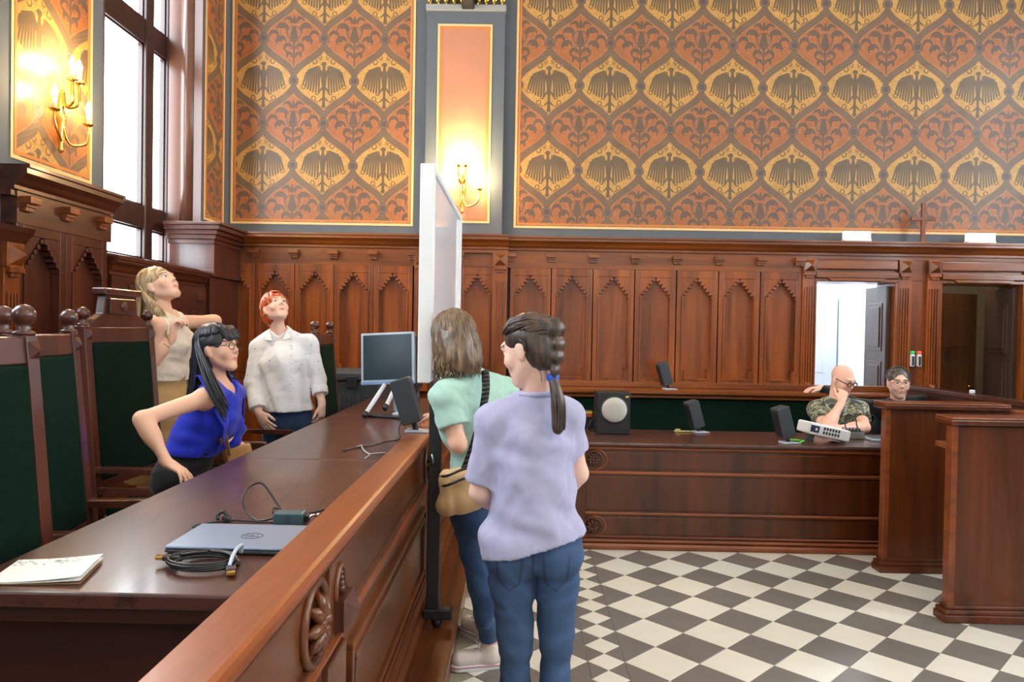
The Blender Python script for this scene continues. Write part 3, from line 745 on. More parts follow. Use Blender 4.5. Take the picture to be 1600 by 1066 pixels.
# ---- two standing desks on the right
def stand(x0, x1, yf, top, lab, shelf):
    t = empty('speaking_stand', ((x0+x1)/2, yf+.2, 0), label=lab, cat='stand', group='tall wooden speaking stands')
    MB().box(x0, x1, yf, yf+.05, .05, top-.05).build('front_board', W_STALL, t, bevel=.004)
    MB().box(x0-.005, x0+.03, yf-.006, yf+.055, .085, top-.045).build('edge_strip', W_FRONTX, t, bevel=.004)
    m = MB()
    for a, b, o in ((0, .045, .035), (.045, .07, .028), (.07, .09, .014)): m.box(x0-o, x1, yf-o, yf+.05+o, a, b)
    m.build('plinth', W_STALL, t, bevel=.006)
    P = [(x0-.022, yf-.03), (x1+.03, yf-.03), (x1+.03, yf+.17), (x0-.0, yf+.17), (x0-.022, yf+.13)]
    MB().prism(P, top-.042, top-.012, 'z').build('cap', W_STALL, t, bevel=.006)
    P2 = [(p[0]+(.008 if p[0] < x0 else -.0), p[1]+(.006 if p[1] < yf else 0)) for p in P]
    MB().prism(P2, top-.012, top, 'z').build('cap_moulding', W_FRONTX, t, bevel=.004)
    if shelf: MB().box(x0-.01, x1-.04, yf+.05, yf+.15, top-.18, top-.15).build('shelf', W_FRONTX, t, bevel=.004)
    MB().box(x1-.04, x1, yf+.05, yf+.15, .05, top-.05).build('side_board', W_STALL, t, bevel=.004)
    return t
stand(2.44, 3.22, 4.86, 1.13, 'tall wooden speaking stand beside the person in black, farther of the two', False)
stand(2.39, 3.5, 4.03, 1.13, 'tall wooden speaking stand at the right picture edge, nearer of the two', True)
tr = empty('low_rail', (3.5, 4.7, 0), label='slanting wooden rail at the right edge behind the nearer speaking stand', cat='rail')
mm = Matrix.Translation((3.3, 4.92, 0)) @ Matrix.Rotation(-.75, 4, 'Z')
MB().box(.0, .75, -.06, .06, 1.05, 1.09, mm).build('top_rail', W_FRONTX, tr, bevel=.005)
MB().box(.02, .74, -.02, .02, 0, 1.05, mm).build('board', W_STALL, tr)
# ---- storage trunk behind the desk
tk = empty('storage_trunk', (-1.38, 6.3, .2), label='dark grey plastic storage trunk against the panelled back wall', cat='trunk')
MB().box(-1.62, -1.16, 6.05, 6.55, .2, 1.12).build('body', DGREY, tk, bevel=.02)
MB().box(-1.65, -1.13, 6.02, 6.58, 1.12, 1.2).build('lid', DGREY, tk, bevel=.02)
MB().box(-1.43, -1.35, 6.0, 6.02, 1.06, 1.16).build('latch', BLACK, tk, bevel=.005)
for k in range(6): MB().box(-1.58+k*.075, -1.555+k*.075, 6.035, 6.05, .3, 1.0).build('rib', DGREY, tk, bevel=.004)
# ---- emergency lights, cross, dispensers
EML = plain('emergency light diffuser', srgb(255, 255, 240), .4, emit=.55)
for x0, x1, lab in ((3.10, 3.36, 'white emergency light box on cornice above the first doorway'), (4.28, 4.55, 'white emergency light box on cornice above the right-hand doorway')):
    t = empty('emergency_light', ((x0+x1)/2, 7.09, 2.475), label=lab, cat='light', group='emergency light boxes on the cornice')
    MB().box(x0, x1, 7.05, 7.12, 2.477, 2.50).build('base', WHITE, t, bevel=.004)
    MB().box(x0+.004, x1-.004, 7.055, 7.115, 2.50, 2.575).build('diffuser', EML, t, bevel=.006)
cr = empty('wooden_cross', (3.87, 7.08, 2.475), label='plain brown wooden cross standing on the cornice between the emergency lights', cat='cross')
CW = wood('cross wood', srgb(140, 74, 34), srgb(96, 46, 22), 'z')
MB().box(3.85, 3.888, 7.08, 7.105, 2.475, 2.86).build('upright', CW, cr, bevel=.003)
MB().box(3.75, 3.99, 7.078, 7.107, 2.69, 2.725).build('crossbar', CW, cr, bevel=.003)
MB().box(3.83, 3.91, 7.06, 7.125, 2.475, 2.49).build('foot', CW, cr, bevel=.003)
for x, c, lab in ((3.80, srgb(40, 190, 90), 'small silver wall device with green top beside the doorways'), (3.865, srgb(235, 90, 60), 'small silver wall device with red top beside the doorways')):
    t = empty('call_button', (x, 7.1, 1.35), label=lab, cat='button', group='pair of wall devices between the doors')
    MB().box(x-.02, x+.02, 7.08, 7.118, 1.28, 1.40).build('body', WHITE, t, bevel=.008)
    MB().box(x-.02, x+.02, 7.08, 7.118, 1.402, 1.43).build('cap', plain('cap colour', c, .4, emit=.3), t, bevel=.008)
    MB().box(x-.012, x+.012, 7.074, 7.08, 1.29, 1.38).build('window', DGREY, t, bevel=.003)
# ---- sconces
def sconce(p, out, lab, energy):
    # p: wall point of the back plate centre; out: unit vector into the room
    out = Vector(out); sd = out.cross(Vector((0, 0, 1))); p = Vector(p)
    t = empty('wall_sconce', p, label=lab, cat='wall lamp', group='brass wall sconces')
    up = Vector((0, 0, 1))
    mt = Matrix.Translation(p+out*.03)
    MB().lathe([(.006, -.24), (.018, -.22), (.01, -.19), (.022, -.15), (.016, -.1), (.026, -.04), (.034, .0), (.02, .04), (.026, .09), (.012, .13), (.006, .15)], 16, mt).build('back_stem', GOLD, t, smooth=True)
    MB().tube([p, p+out*.035], .03, 14).build('wall_plate', GOLD, t, smooth=True)
    for k, (s, dz, ln, od) in enumerate(((-1, -.02, .17, .1), (1, -.02, .17, .1), (-.35, .2, .1, .12), (.35, .2, .1, .12))):
        b = p+out*.04+up*(dz-.05)
        e = p+out*od+sd*(s*ln)+up*dz
        a = spline([b, b+sd*(s*ln*.25)+up*-.1+out*.02, e+up*-.13-sd*(s*ln*.2), e+up*-.06, e], 6)
        ar = MB().tube(a, .009, 8).build('arm', GOLD, t, smooth=True)
        MB().lathe([(.006, -.012), (.03, .0), (.034, .008), (.012, .012)], 16, Matrix.Translation(e)).build('drip_pan', GOLD, ar, smooth=True)
        MB().lathe([(.013, .01), (.013, .07)], 12, Matrix.Translation(e)).build('candle_sleeve', plain('ivory sleeve', srgb(250, 235, 200), .5), ar, smooth=True)
        MB().lathe([(.008, .07), (.017, .088), (.019, .105), (.012, .13), (.002, .155)], 14, Matrix.Translation(e)).build('bulb', BULB, ar, smooth=True)
        l = point('sconce_light', e-p+up*.11+out*.01, energy, (1, .72, .36), .03); l.parent = t
    return t
sconce((XL, 4.52, 2.86), (1, 0, 0), 'brass wall sconce with lit bulbs left of the tall window', 22)
sconce((-.585, YB-.075, 2.93), (0, -1, 0), 'brass wall sconce with lit bulbs on the salmon panel behind the whiteboard', 28)
# unseen chandeliers added above the frame as warm fill light
for (cx, cy, wh) in ((1.6, 1.6, 'over the tiled floor, ahead of the camera'), (1.8, -1.4, 'behind the camera')):
    t = empty('chandelier', (cx, cy, 4.2), label='brass chandelier hanging from the ceiling '+wh, cat='chandelier', group='ceiling chandeliers')
    MB().tube([(cx, cy, 4.3), (cx, cy, ZC)], .015, 8).build('rod', GOLD, t)
    MB().lathe([(.02, 4.05), (.08, 4.12), (.05, 4.2), (.09, 4.3), (.02, 4.4)], 20, Matrix.Translation((cx, cy, 0))).build('hub', GOLD, t, smooth=True)
    for k in range(8):
        a = k*PI/4; d = Vector((math.cos(a), math.sin(a), 0)); c = Vector((cx, cy, 0))
        ar = MB().tube(spline([c+d*.05+Vector((0, 0, 4.2)), c+d*.3+Vector((0, 0, 4.05)), c+d*.5+Vector((0, 0, 4.15)), c+d*.5+Vector((0, 0, 4.25))], 5), .01, 8).build('arm', GOLD, t, smooth=True)
        MB().lathe([(.01, 4.27), (.03, 4.3), (.03, 4.33), (.004, 4.4)], 12, Matrix.Translation((cx+d.x*.5, cy+d.y*.5, 0))).build('bulb', BULB, ar, smooth=True)
        l = point('chandelier_light', (d.x*.5, d.y*.5, .25), FILL_CHAND, (1, .83, .6), .06); l.parent = t

# ================================================================== THINGS ON THE DESKS
def text_mesh(body, size, mat, parent, mtx, name='lettering', ext=.0004):
    cu = bpy.data.curves.new('t', 'FONT'); cu.body = body; cu.size = size; cu.align_x = 'CENTER'; cu.align_y = 'CENTER'; cu.extrude = ext
    o = bpy.data.objects.new('t', cu); COL.objects.link(o)
    dg = bpy.context.evaluated_depsgraph_get(); me = bpy.data.meshes.new_from_object(o.evaluated_get(dg)); bpy.data.objects.remove(o)
    me.transform(wmat(parent).inverted() @ mtx); me.name = name
    return mesh_obj(name, me, mat, parent)
ZD = 1.0005
# laptop
LG = plain('silver blue lid', srgb(150, 166, 192), .32, metal=.5)
lp = empty('laptop', (-.72, 1.9, ZD), label='closed silver laptop lying on the judges desk beside the handrail', cat='laptop')
MB().box(-.872, -.568, 1.785, 2.0, ZD+.002, ZD+.011).build('base', DGREY, lp, bevel=.003)
lid = MB().box(-.872, -.568, 1.785, 2.0, ZD+.012, ZD+.019).build('lid', LG, lp, bevel=.003)
MB().tube([(-.69+.027*math.cos(t), 1.885+.023*math.sin(t), ZD+.0192) for t in np.linspace(0, 2*PI, 33)], .0011, 6, cap=False).build('logo_ring', DGREY, lid)
text_mesh('DELL', .017, DGREY, lid, Matrix.Translation((-.69, 1.885, ZD+.0192)), 'logo_lettering')
# power adapter and its cable
pa = empty('power_adapter', (-.655, 2.09, ZD), label='dark slate power adapter with looping black cable behind the laptop', cat='adapter')
SL = plain('slate plastic', srgb(58, 84, 92), .4)
mt = Matrix.Translation((-.655, 2.085, ZD)) @ Matrix.Rotation(.06, 4, 'Z')
bd = MB().box(-.042, .042, -.025, .025, .001, .034, mt).build('body', SL, pa, bevel=.004)
text_mesh('D', .014, BLACK, bd, mt @ Matrix.Translation((0, -.0252, .018)) @ Matrix.Rotation(PI/2, 4, 'X'), 'logo_lettering')
MB().tube([mt @ Vector((.0+.009*math.cos(t), -.0254, .018+.009*math.sin(t))) for t in np.linspace(0, 2*PI, 25)], .0006, 5, cap=False).build('logo_ring', BLACK, bd)
MB().box(.042, .056, -.014, .014, .006, .026, mt).build('plug', BLACK, bd, bevel=.003)
z = ZD+.004
MB().tube(spline([(-.697, 2.085, z+.012), (-.73, 2.08, z+.004), (-.76, 2.10, z), (-.80, 2.14, z+.012), (-.825, 2.17, z+.04), (-.82, 2.20, z+.07), (-.79, 2.22, z+.082), (-.755, 2.20, z+.06), (-.72, 2.17, z+.03), (-.68, 2.14, z+.005), (-.64, 2.17, z), (-.585, 2.24, z), (-.566, 2.26, z)], 6), .0032, 8).build('cable', CABLE, pa, smooth=True)
MB().tube(spline([(-.71, 2.10, z+.02), (-.715, 2.12, z+.03), (-.70, 2.14, z+.02), (-.66, 2.13, z+.01)], 6), .0028, 8).build('cable', CABLE, pa, smooth=True)
MB().tube(spline([(-.70, 2.07, z), (-.76, 2.085, z), (-.82, 2.09, z), (-.86, 2.07, z), (-.895, 2.04, z), (-.905, 2.015, z), (-.88, 2.01, z)], 6), .0026, 8).build('cable', CABLE, pa, smooth=True)
MB().tube(spline([(-.865, 2.09, z), (-.868, 2.095, z+.012), (-.855, 2.10, z+.022), (-.842, 2.095, z+.012), (-.838, 2.085, z+.002)], 5), .005, 8).box(-.85, -.83, 2.08, 2.095, ZD+.001, ZD+.016).build('cable_tie', BLACK, pa, smooth=True)
MB().tube(spline([(-.60, 2.085, z+.012), (-.59, 2.09, z+.02), (-.583, 2.10, z+.016), (-.575, 2.105, z+.02)], 5), .004, 8).build('connector', CHROME, pa, smooth=True)
# coiled video cable
hc = empty('video_cable', (-.735, 1.70, ZD), label='coiled black video cable with gold plug in front of the laptop', cat='cable')
pts = []
for k in range(0, 110):
    t = k/110*2*PI*4.3; r = .066+.006*math.sin(t*.37+1)
    pts.append((-.737+r*1.12*math.cos(t)+.006*math.sin(t*.23), 1.695+r*.82*math.sin(t)+.006*math.cos(t*.31), ZD+.004+.0038*(k/110*4.3)+.003*abs(math.sin(t*.5))))
MB().tube(pts, .0036, 8).build('coil', CABLE, hc, smooth=True)
MB().tube(spline([pts[-1], (-.765, 1.715, ZD+.026), (-.80, 1.715, ZD+.02)], 6), .0036, 8).build('lead', CABLE, hc, smooth=True)
m1 = Matrix.Translation((-.815, 1.712, ZD+.014)) @ Matrix.Rotation(.35, 4, 'Z') @ Matrix.Rotation(.12, 4, 'Y')
MB().box(-.022, .022, -.012, .012, -.006, .006, m1).build('plug_housing', BLACK, hc, bevel=.003)
MB().box(-.038, -.022, -.0095, .0095, -.004, .004, m1).build('plug_tip', GOLD, hc, bevel=.001)
m2 = Matrix.Translation((-.652, 1.65, ZD+.01)) @ Matrix.Rotation(-1.2, 4, 'Z')
MB().box(-.02, .016, -.011, .011, -.006, .006, m2).build('plug_housing', BLACK, hc, bevel=.003)
MB().box(.016, .03, -.0095, .0095, -.004, .004, m2).build('plug_tip', GOLD, hc, bevel=.001)
MB().tube(spline([(-.675, 1.77, ZD+.012), (-.668, 1.755, ZD+.035), (-.664, 1.70, ZD+.034), (-.66, 1.66, ZD+.015)], 6), .0045, 6).build('strap', SILVER, hc, smooth=True)
# booklet
bk_ = empty('booklet', (-1.03, 1.63, ZD), label='white folded booklet at the near left corner of the judges desk', cat='booklet')
PAPER = plain('white paper', srgb(244, 244, 240), .6)
INK = plain('faint print', srgb(150, 160, 165), .7)
A, B_, C_, D_ = [Vector((*p, 0)) for p in ((-1.14, 1.545), (-.946, 1.562), (-.985, 1.716), (-1.175, 1.70))]
def sheet(z0, lift, mat, name, dx=0):
    n = 10; vs = []
    for i in range(n+1):
        u = i/n
        for j in range(2):
            p = (A.lerp(B_, u) if j == 0 else D_.lerp(C_, u))
            vs.append((p.x+dx*u, p.y, ZD+z0+lift*u**2)); 
    k = len(vs); vs += [(v[0], v[1], v[2]-.0012) for v in vs]
    fs = []
    for i in range(n):
        a = 2*i; fs.append((a, a+2, a+3, a+1)); fs.append((k+a+1, k+a+3, k+a+2, k+a)); fs.append((a, k+a, k+a+2, a+2)); fs.append((a+1, a+3, k+a+3, k+a+1))
    fs.append((0, 1, k+1, k)); fs.append((2*n, k+2*n, k+2*n+1, 2*n+1))
    return MB().add(vs, fs).build(name, mat, bk_)
sheet(.002, .0, plain('brown inner page', srgb(150, 120, 84), .6), 'back_cover'); sheet(.004, .006, PAPER, 'page'); fc = sheet(.006, .013, PAPER, 'front_cover')
mk = MB()
for k in range(26):
    u, v = random.random()*.9, random.random(); p = A.lerp(B_, u).lerp(D_.lerp(C_, u), .68+.3*v); zz = ZD+.0068+.013*u*u+.0008
    mk.box(p.x-.006*random.random()-.002, p.x+.004, p.y-.001, p.y+.0012, zz, zz+.0003)
mk.build('print', INK, fc, kind='stuff')
# tilted loudspeakers
def speaker(x, y, z, sc, lab, yaw=0., tilt=.30, base=True):
    t = empty('desk_loudspeaker', (x, y, z), yaw, label=lab, cat='loudspeaker', group='small tilted black desk loudspeakers')
    L = dict(world=False); mt = Matrix.Translation((-.01*sc, 0, .035*sc)) @ Matrix.Rotation(-tilt, 4, 'Y')
    P = []
    for (cx, cz, a0) in ((.035, .02, -90), (.035, .215, 0), (-.035, .215, 90), (-.035, .02, 180)):
        for k in range(5): a = math.radians(a0+k*22.5); P.append(((cx+.012*math.cos(a))*sc, (cz+.012*math.sin(a))*sc))
    MB().prism(P, -.05*sc, .05*sc, 'y', mt).build('housing', DGREY, t, bevel=.006, **L)
    P2 = [(p[0]*.86, (p[1]-.117*sc)*.93+.117*sc) for p in P]
    MB().prism([(-.05*.8*sc, .03*sc), (.05*.8*sc, .03*sc), (.05*.8*sc, .205*sc), (-.05*.8*sc, .205*sc)], -.049*sc, -.045*sc, 'x', mt).build('grille', BLACK, t, bevel=.004, **L)
    MB().prism([(-.05*sc, .0), (.07*sc, .0), (.075*sc, .006*sc), (.0, .012*sc), (-.045*sc, .012*sc)], -.045*sc, .045*sc, 'y').build('foot', SILVER, t, bevel=.003, **L)
    MB().tube([(.0, 0, .008*sc), (-.008*sc, 0, .05*sc)], .014*sc, 10).build('neck', BLACK, t, smooth=True, **L)
    return t
speaker(-.53, 3.74, 1.0355, 1.08, 'dark grey tilted loudspeaker on the judges handrail beside the monitor')
sw = MB().tube(spline([(-.60, 3.72, 1.10), (-.61, 3.70, 1.05), (-.605, 3.68, 1.006), (-.66, 3.60, 1.004), (-.70, 3.48, 1.004), (-.76, 3.40, 1.004), (-.80, 3.30, 1.004)], 6), .003, 8).build('speaker_wire', CABLE, None, smooth=True)
tag(sw, 'thin black wire running from the handrail loudspeaker over the desk', 'wire')
gc = empty('grey_cord', (-.68, 3.3, 1.0), label='short light grey forked cord on the desk beside the handrail', cat='cord')
gm = plain('light grey cord', srgb(170, 172, 176), .4)
MB().tube(spline([(-.76, 3.42, 1.005), (-.745, 3.44, 1.008), (-.735, 3.40, 1.012), (-.70, 3.30, 1.006), (-.66, 3.22, 1.004), (-.66, 3.12, 1.004)], 6), .0035, 8).build('strand', gm, gc, smooth=True)
MB().tube(spline([(-.665, 3.225, 1.005), (-.63, 3.25, 1.006), (-.60, 3.27, 1.005)], 6), .0035, 8).build('strand', gm, gc, smooth=True)
speaker(1.41, 6.90, 1.031, 1.0, 'small black loudspeaker on the shelf above the green bench', .2)
speaker(1.44, 5.82, .776, 1.0, 'small black loudspeaker at the middle of the clerk desk', .2)
speaker(1.97, 5.33, .776, 1.05, 'black loudspeaker beside the white projector on the clerk desk', .2, .28)
# wires by the middle loudspeaker
wj = MB().tube(spline([(1.25, 5.84, .7825), (1.28, 5.80, .783), (1.33, 5.82, .7825), (1.37, 5.81, .7825)], 6), .006, 8).box(1.255, 1.29, 5.80, 5.835, .7765, .80).build('cable_connector', plain('yellow white plastic', srgb(214, 200, 130), .5), None, smooth=False)
tag(wj, 'pale cable connector lying by the middle loudspeaker on the clerk desk', 'connector')
gr_ = MB().tube(spline([(2.04, 5.30, .784), (2.06, 5.32, .79), (2.08, 5.33, .795), (2.07, 5.42, .786), (2.03, 5.46, .784)], 6), .007, 8).build('green_cable', plain('bright green cable', srgb(90, 210, 60), .4), None, smooth=True)
tag(gr_, 'bright green cable between the loudspeaker and the projector', 'cable')
# big black loudspeaker box with white cone
sb = empty('box_loudspeaker', (.73, 5.72, .776), label='black box loudspeaker with round pale cone on the clerk desk', cat='loudspeaker')
MB().box(.60, .86, 5.62, 5.84, .776, 1.10).build('cabinet', BLACK, sb, bevel=.006)
mt = Matrix.Translation((.735, 5.62, .965)) @ Matrix.Rotation(PI/2, 4, 'X')
MB().lathe([(.106, -.002), (.106, .006), (.098, .01)], 32, mt).build('rim', DGREY, sb, smooth=True)
MB().lathe([(.097, .004), (.096, .02), (.088, .03), (.05, .036), (.002, .038)], 32, mt).build('cone', plain('pale grey cone', srgb(196, 194, 186), .6), sb, smooth=True)
MB().box(.82, .845, 5.612, 5.62, 1.06, 1.075).build('badge', GOLD, sb)
MB().tube(spline([(.60, 5.74, .9), (.55, 5.72, .83), (.54, 5.66, .785), (.58, 5.6, .78), (.62, 5.58, .78)], 6), .004, 8).build('wire', CABLE, sb, smooth=True)
pb = empty('battery_box', (.56, 5.9, .776), label='small box with yellow and red stripes left of the box loudspeaker', cat='box')
MB().box(.53, .59, 5.86, 5.91, .776, .93).build('body', BLACK, pb, bevel=.004)
MB().box(.53, .59, 5.855, 5.86, .905, .925).build('yellow_stripe', plain('yellow', srgb(220, 200, 60), .5), pb); MB().box(.53, .59, 5.855, 5.86, .88, .9).build('red_stripe', plain('red', srgb(200, 70, 40), .5), pb)
# monitor
mo = empty('monitor', (-.86, 4.72, 1.0), label='silver framed flat monitor on an easel stand on the judges desk', cat='monitor')
mt = Matrix.Translation((-.862, 4.75, 1.23)) @ Matrix.Rotation(-.10, 4, 'Z') @ Matrix.Rotation(-.06, 4, 'Y') @ Matrix.Rotation(-.12, 4, 'X')
SCR = plain('dark screen glass', srgb(46, 62, 74), .18)
f = MB().box(-.18, .18, 0, .04, -.03, .31, mt).build('frame', SILVER, mo, bevel=.006)
MB().box(-.163, .163, -.003, .001, .0, .295, mt).build('screen', SCR, mo)
MB().box(-.18, .18, -.006, .0, -.032, -.008, mt).build('chin', plain('blue silver plastic', srgb(140, 170, 215), .3, metal=.3), f, bevel=.003)
MB().box(-.12, .12, .04, .07, .05, .25, mt).build('back_shell', BLACK, mo, bevel=.01)
for a, b in (((-.965, 4.55, 1.02), (-.87, 4.78, 1.22)), ((-.85, 4.62, 1.06), (-.80, 4.80, 1.22))):
    l = MB().tube([a, b], .014, 12).build('strut', WHITE, mo, smooth=True)
    a = Vector(a); b = Vector(b); d = (b-a).normalized()
    MB().tube([a-d*.015, a+d*.02], .0155, 12).build('rubber_foot', BLACK, l, smooth=True)
MB().prism([(-.99, 4.60), (-.75, 4.52), (-.70, 4.62), (-.74, 4.86), (-.93, 4.86)], 1.001, 1.016, 'z').build('base', BLACK, mo, bevel=.004)
MB().prism([(-.80, 4.58), (-.72, 4.56), (-.71, 4.72), (-.77, 4.74)], 1.016, 1.03, 'z').build('base_plate', SILVER, mo, bevel=.003)
MB().tube([(-.79, 4.68, 1.02), (-.83, 4.80, 1.25)], .02, 12).build('column', SILVER, mo, smooth=True)
MB().tube(spline([(-.84, 4.72, 1.2), (-.80, 4.66, 1.13), (-.74, 4.62, 1.10), (-.70, 4.64, 1.06)], 6), .004, 8).build('wire', CABLE, mo, smooth=True)
# second display behind, seen edge-on beside the whiteboard
m2_ = empty('tilted_bracket', (-.68, 5.0, 1.0), label='white bracket arms of a second screen between monitor and whiteboard', cat='bracket')
for k in range(2): MB().tube([(-.70, 4.95+.06*k, 1.36-.05*k), (-.60, 5.0+.06*k, 1.44-.05*k)], .014, 10).build('arm', WHITE, m2_, smooth=True)
MB().box(-.72, -.69, 4.85, 5.2, 1.15, 1.52).build('screen_shell', BLACK, m2_, bevel=.008)
MB().tube([(-.705, 5.0, 1.16), (-.705, 5.0, 1.001)], .02, 10).build('stem', BLACK, m2_, smooth=True)
# projector, mixer, small laptop
pj_ = empty('projector', (2.27, 5.45, .776), label='white projector tilted up on the clerk desk in front of the camouflage shirt', cat='projector')
mt = Matrix.Translation((2.265, 5.45, .816)) @ Matrix.Rotation(.06, 4, 'Z') @ Matrix.Rotation(.20, 4, 'Y')
b = MB().box(-.155, .155, -.11, .11, .0, .085, mt).build('body', WHITE, pj_, bevel=.012)
for i in range(6):
    for j in range(2): MB().box(-.055+i*.022, -.04+i*.022, -.1115, -.109, .02+j*.03, .042+j*.03, mt).build('vent', DGREY, b)
MB().box(-.15, -.085, -.1115, -.109, .02, .07, mt).build('connector_panel', plain('blue black panel', srgb(40, 56, 80), .4), b)
MB().box(-.115, -.1, -.113, -.111, .035, .055, mt).build('label', WHITE, b)
MB().tube([mt @ Vector((.155, 0, .045)), mt @ Vector((.17, 0, .045))], .03, 16).build('lens', BLACK, pj_, smooth=True)
MB().box(-.14, -.1, -.09, -.05, -.058, .0, mt).box(.1, .135, -.09, .09, -.008, .0, mt).build('foot', DGREY, pj_, bevel=.003)
mx_ = empty('mixer_box', (2.58, 5.66, .776), label='small grey audio mixer with knobs behind the projector', cat='mixer')
MB().box(2.50, 2.65, 5.60, 5.72, .777, .83).build('case', plain('worn grey metal', srgb(130, 126, 116), .5, metal=.4), mx_, bevel=.004)
MB().box(2.505, 2.645, 5.605, 5.715, .83, .836).build('top_plate', BLACK, mx_)
for i in range(5):
    for j in range(2): MB().lathe([(.008, .836), (.007, .855)], 10, Matrix.Translation((2.522+i*.026, 5.63+j*.05, 0))).build('knob', DGREY, mx_, smooth=True)
MB().tube(spline([(2.55, 5.70, .85), (2.55, 5.72, .92), (2.59, 5.72, .95), (2.63, 5.71, .92), (2.64, 5.70, .86), (2.66, 5.66, .80)], 6), .005, 8).build('cable', CABLE, mx_, smooth=True)
l2 = empty('small_laptop', (2.75, 5.58, .776), label='open grey laptop half hidden behind the farther speaking stand', cat='laptop')
MB().box(2.66, 2.86, 5.50, 5.72, .777, .792).build('base', SILVER, l2, bevel=.003)
MB().box(2.86, 2.872, 5.50, 5.72, .792, .95, Matrix.Translation((0, 0, 0))).build('screen', LG, l2, bevel=.003)
MB().box(2.68, 2.83, 5.52, 5.70, .7925, .794).build('keyboard', DGREY, l2)
# ---- whiteboard on a black stand
wbd = empty('whiteboard', (-.43, 4.07, .2), label='white mobile whiteboard on black uprights standing against the judges bench', cat='whiteboard')
GLOSS = plain('glossy white enamel', srgb(238, 240, 246), .08)
MB().box(-.445, -.415, 3.34, 4.80, 1.35, 2.29).build('board', GLOSS, wbd)
for b in ((3.30, 3.345, 1.32, 2.317), (4.795, 4.84, 1.32, 2.317)): MB().box(-.465, -.398, *b).build('frame', WHITE, wbd, bevel=.006)
for b in ((3.345, 4.795, 1.32, 1.355), (3.345, 4.795, 2.285, 2.317)): MB().box(-.46, -.402, *b).build('frame', WHITE, wbd, bevel=.004)
MB().box(-.398, -.35, 3.5, 4.6, 1.315, 1.33).build('pen_tray', WHITE, wbd, bevel=.003)
for y in (3.32, 4.82):
    u_ = MB().box(-.408, -.352, y-.02, y+.02, .29, 1.33).build('upright', BLACK, wbd, bevel=.004)
    MB().box(-.42, -.29, y-.03, y+.03, .24, .29).build('foot', BLACK, u_, bevel=.008)
    MB().sphere((-.36, y, .225), .026, 12, 8).build('castor', BLACK, u_, smooth=True)
    MB().tube([(-.39, y-.03, 1.0), (-.385, y-.03, .955)], .005, 6).build('clamp', CHROME, u_, smooth=True)

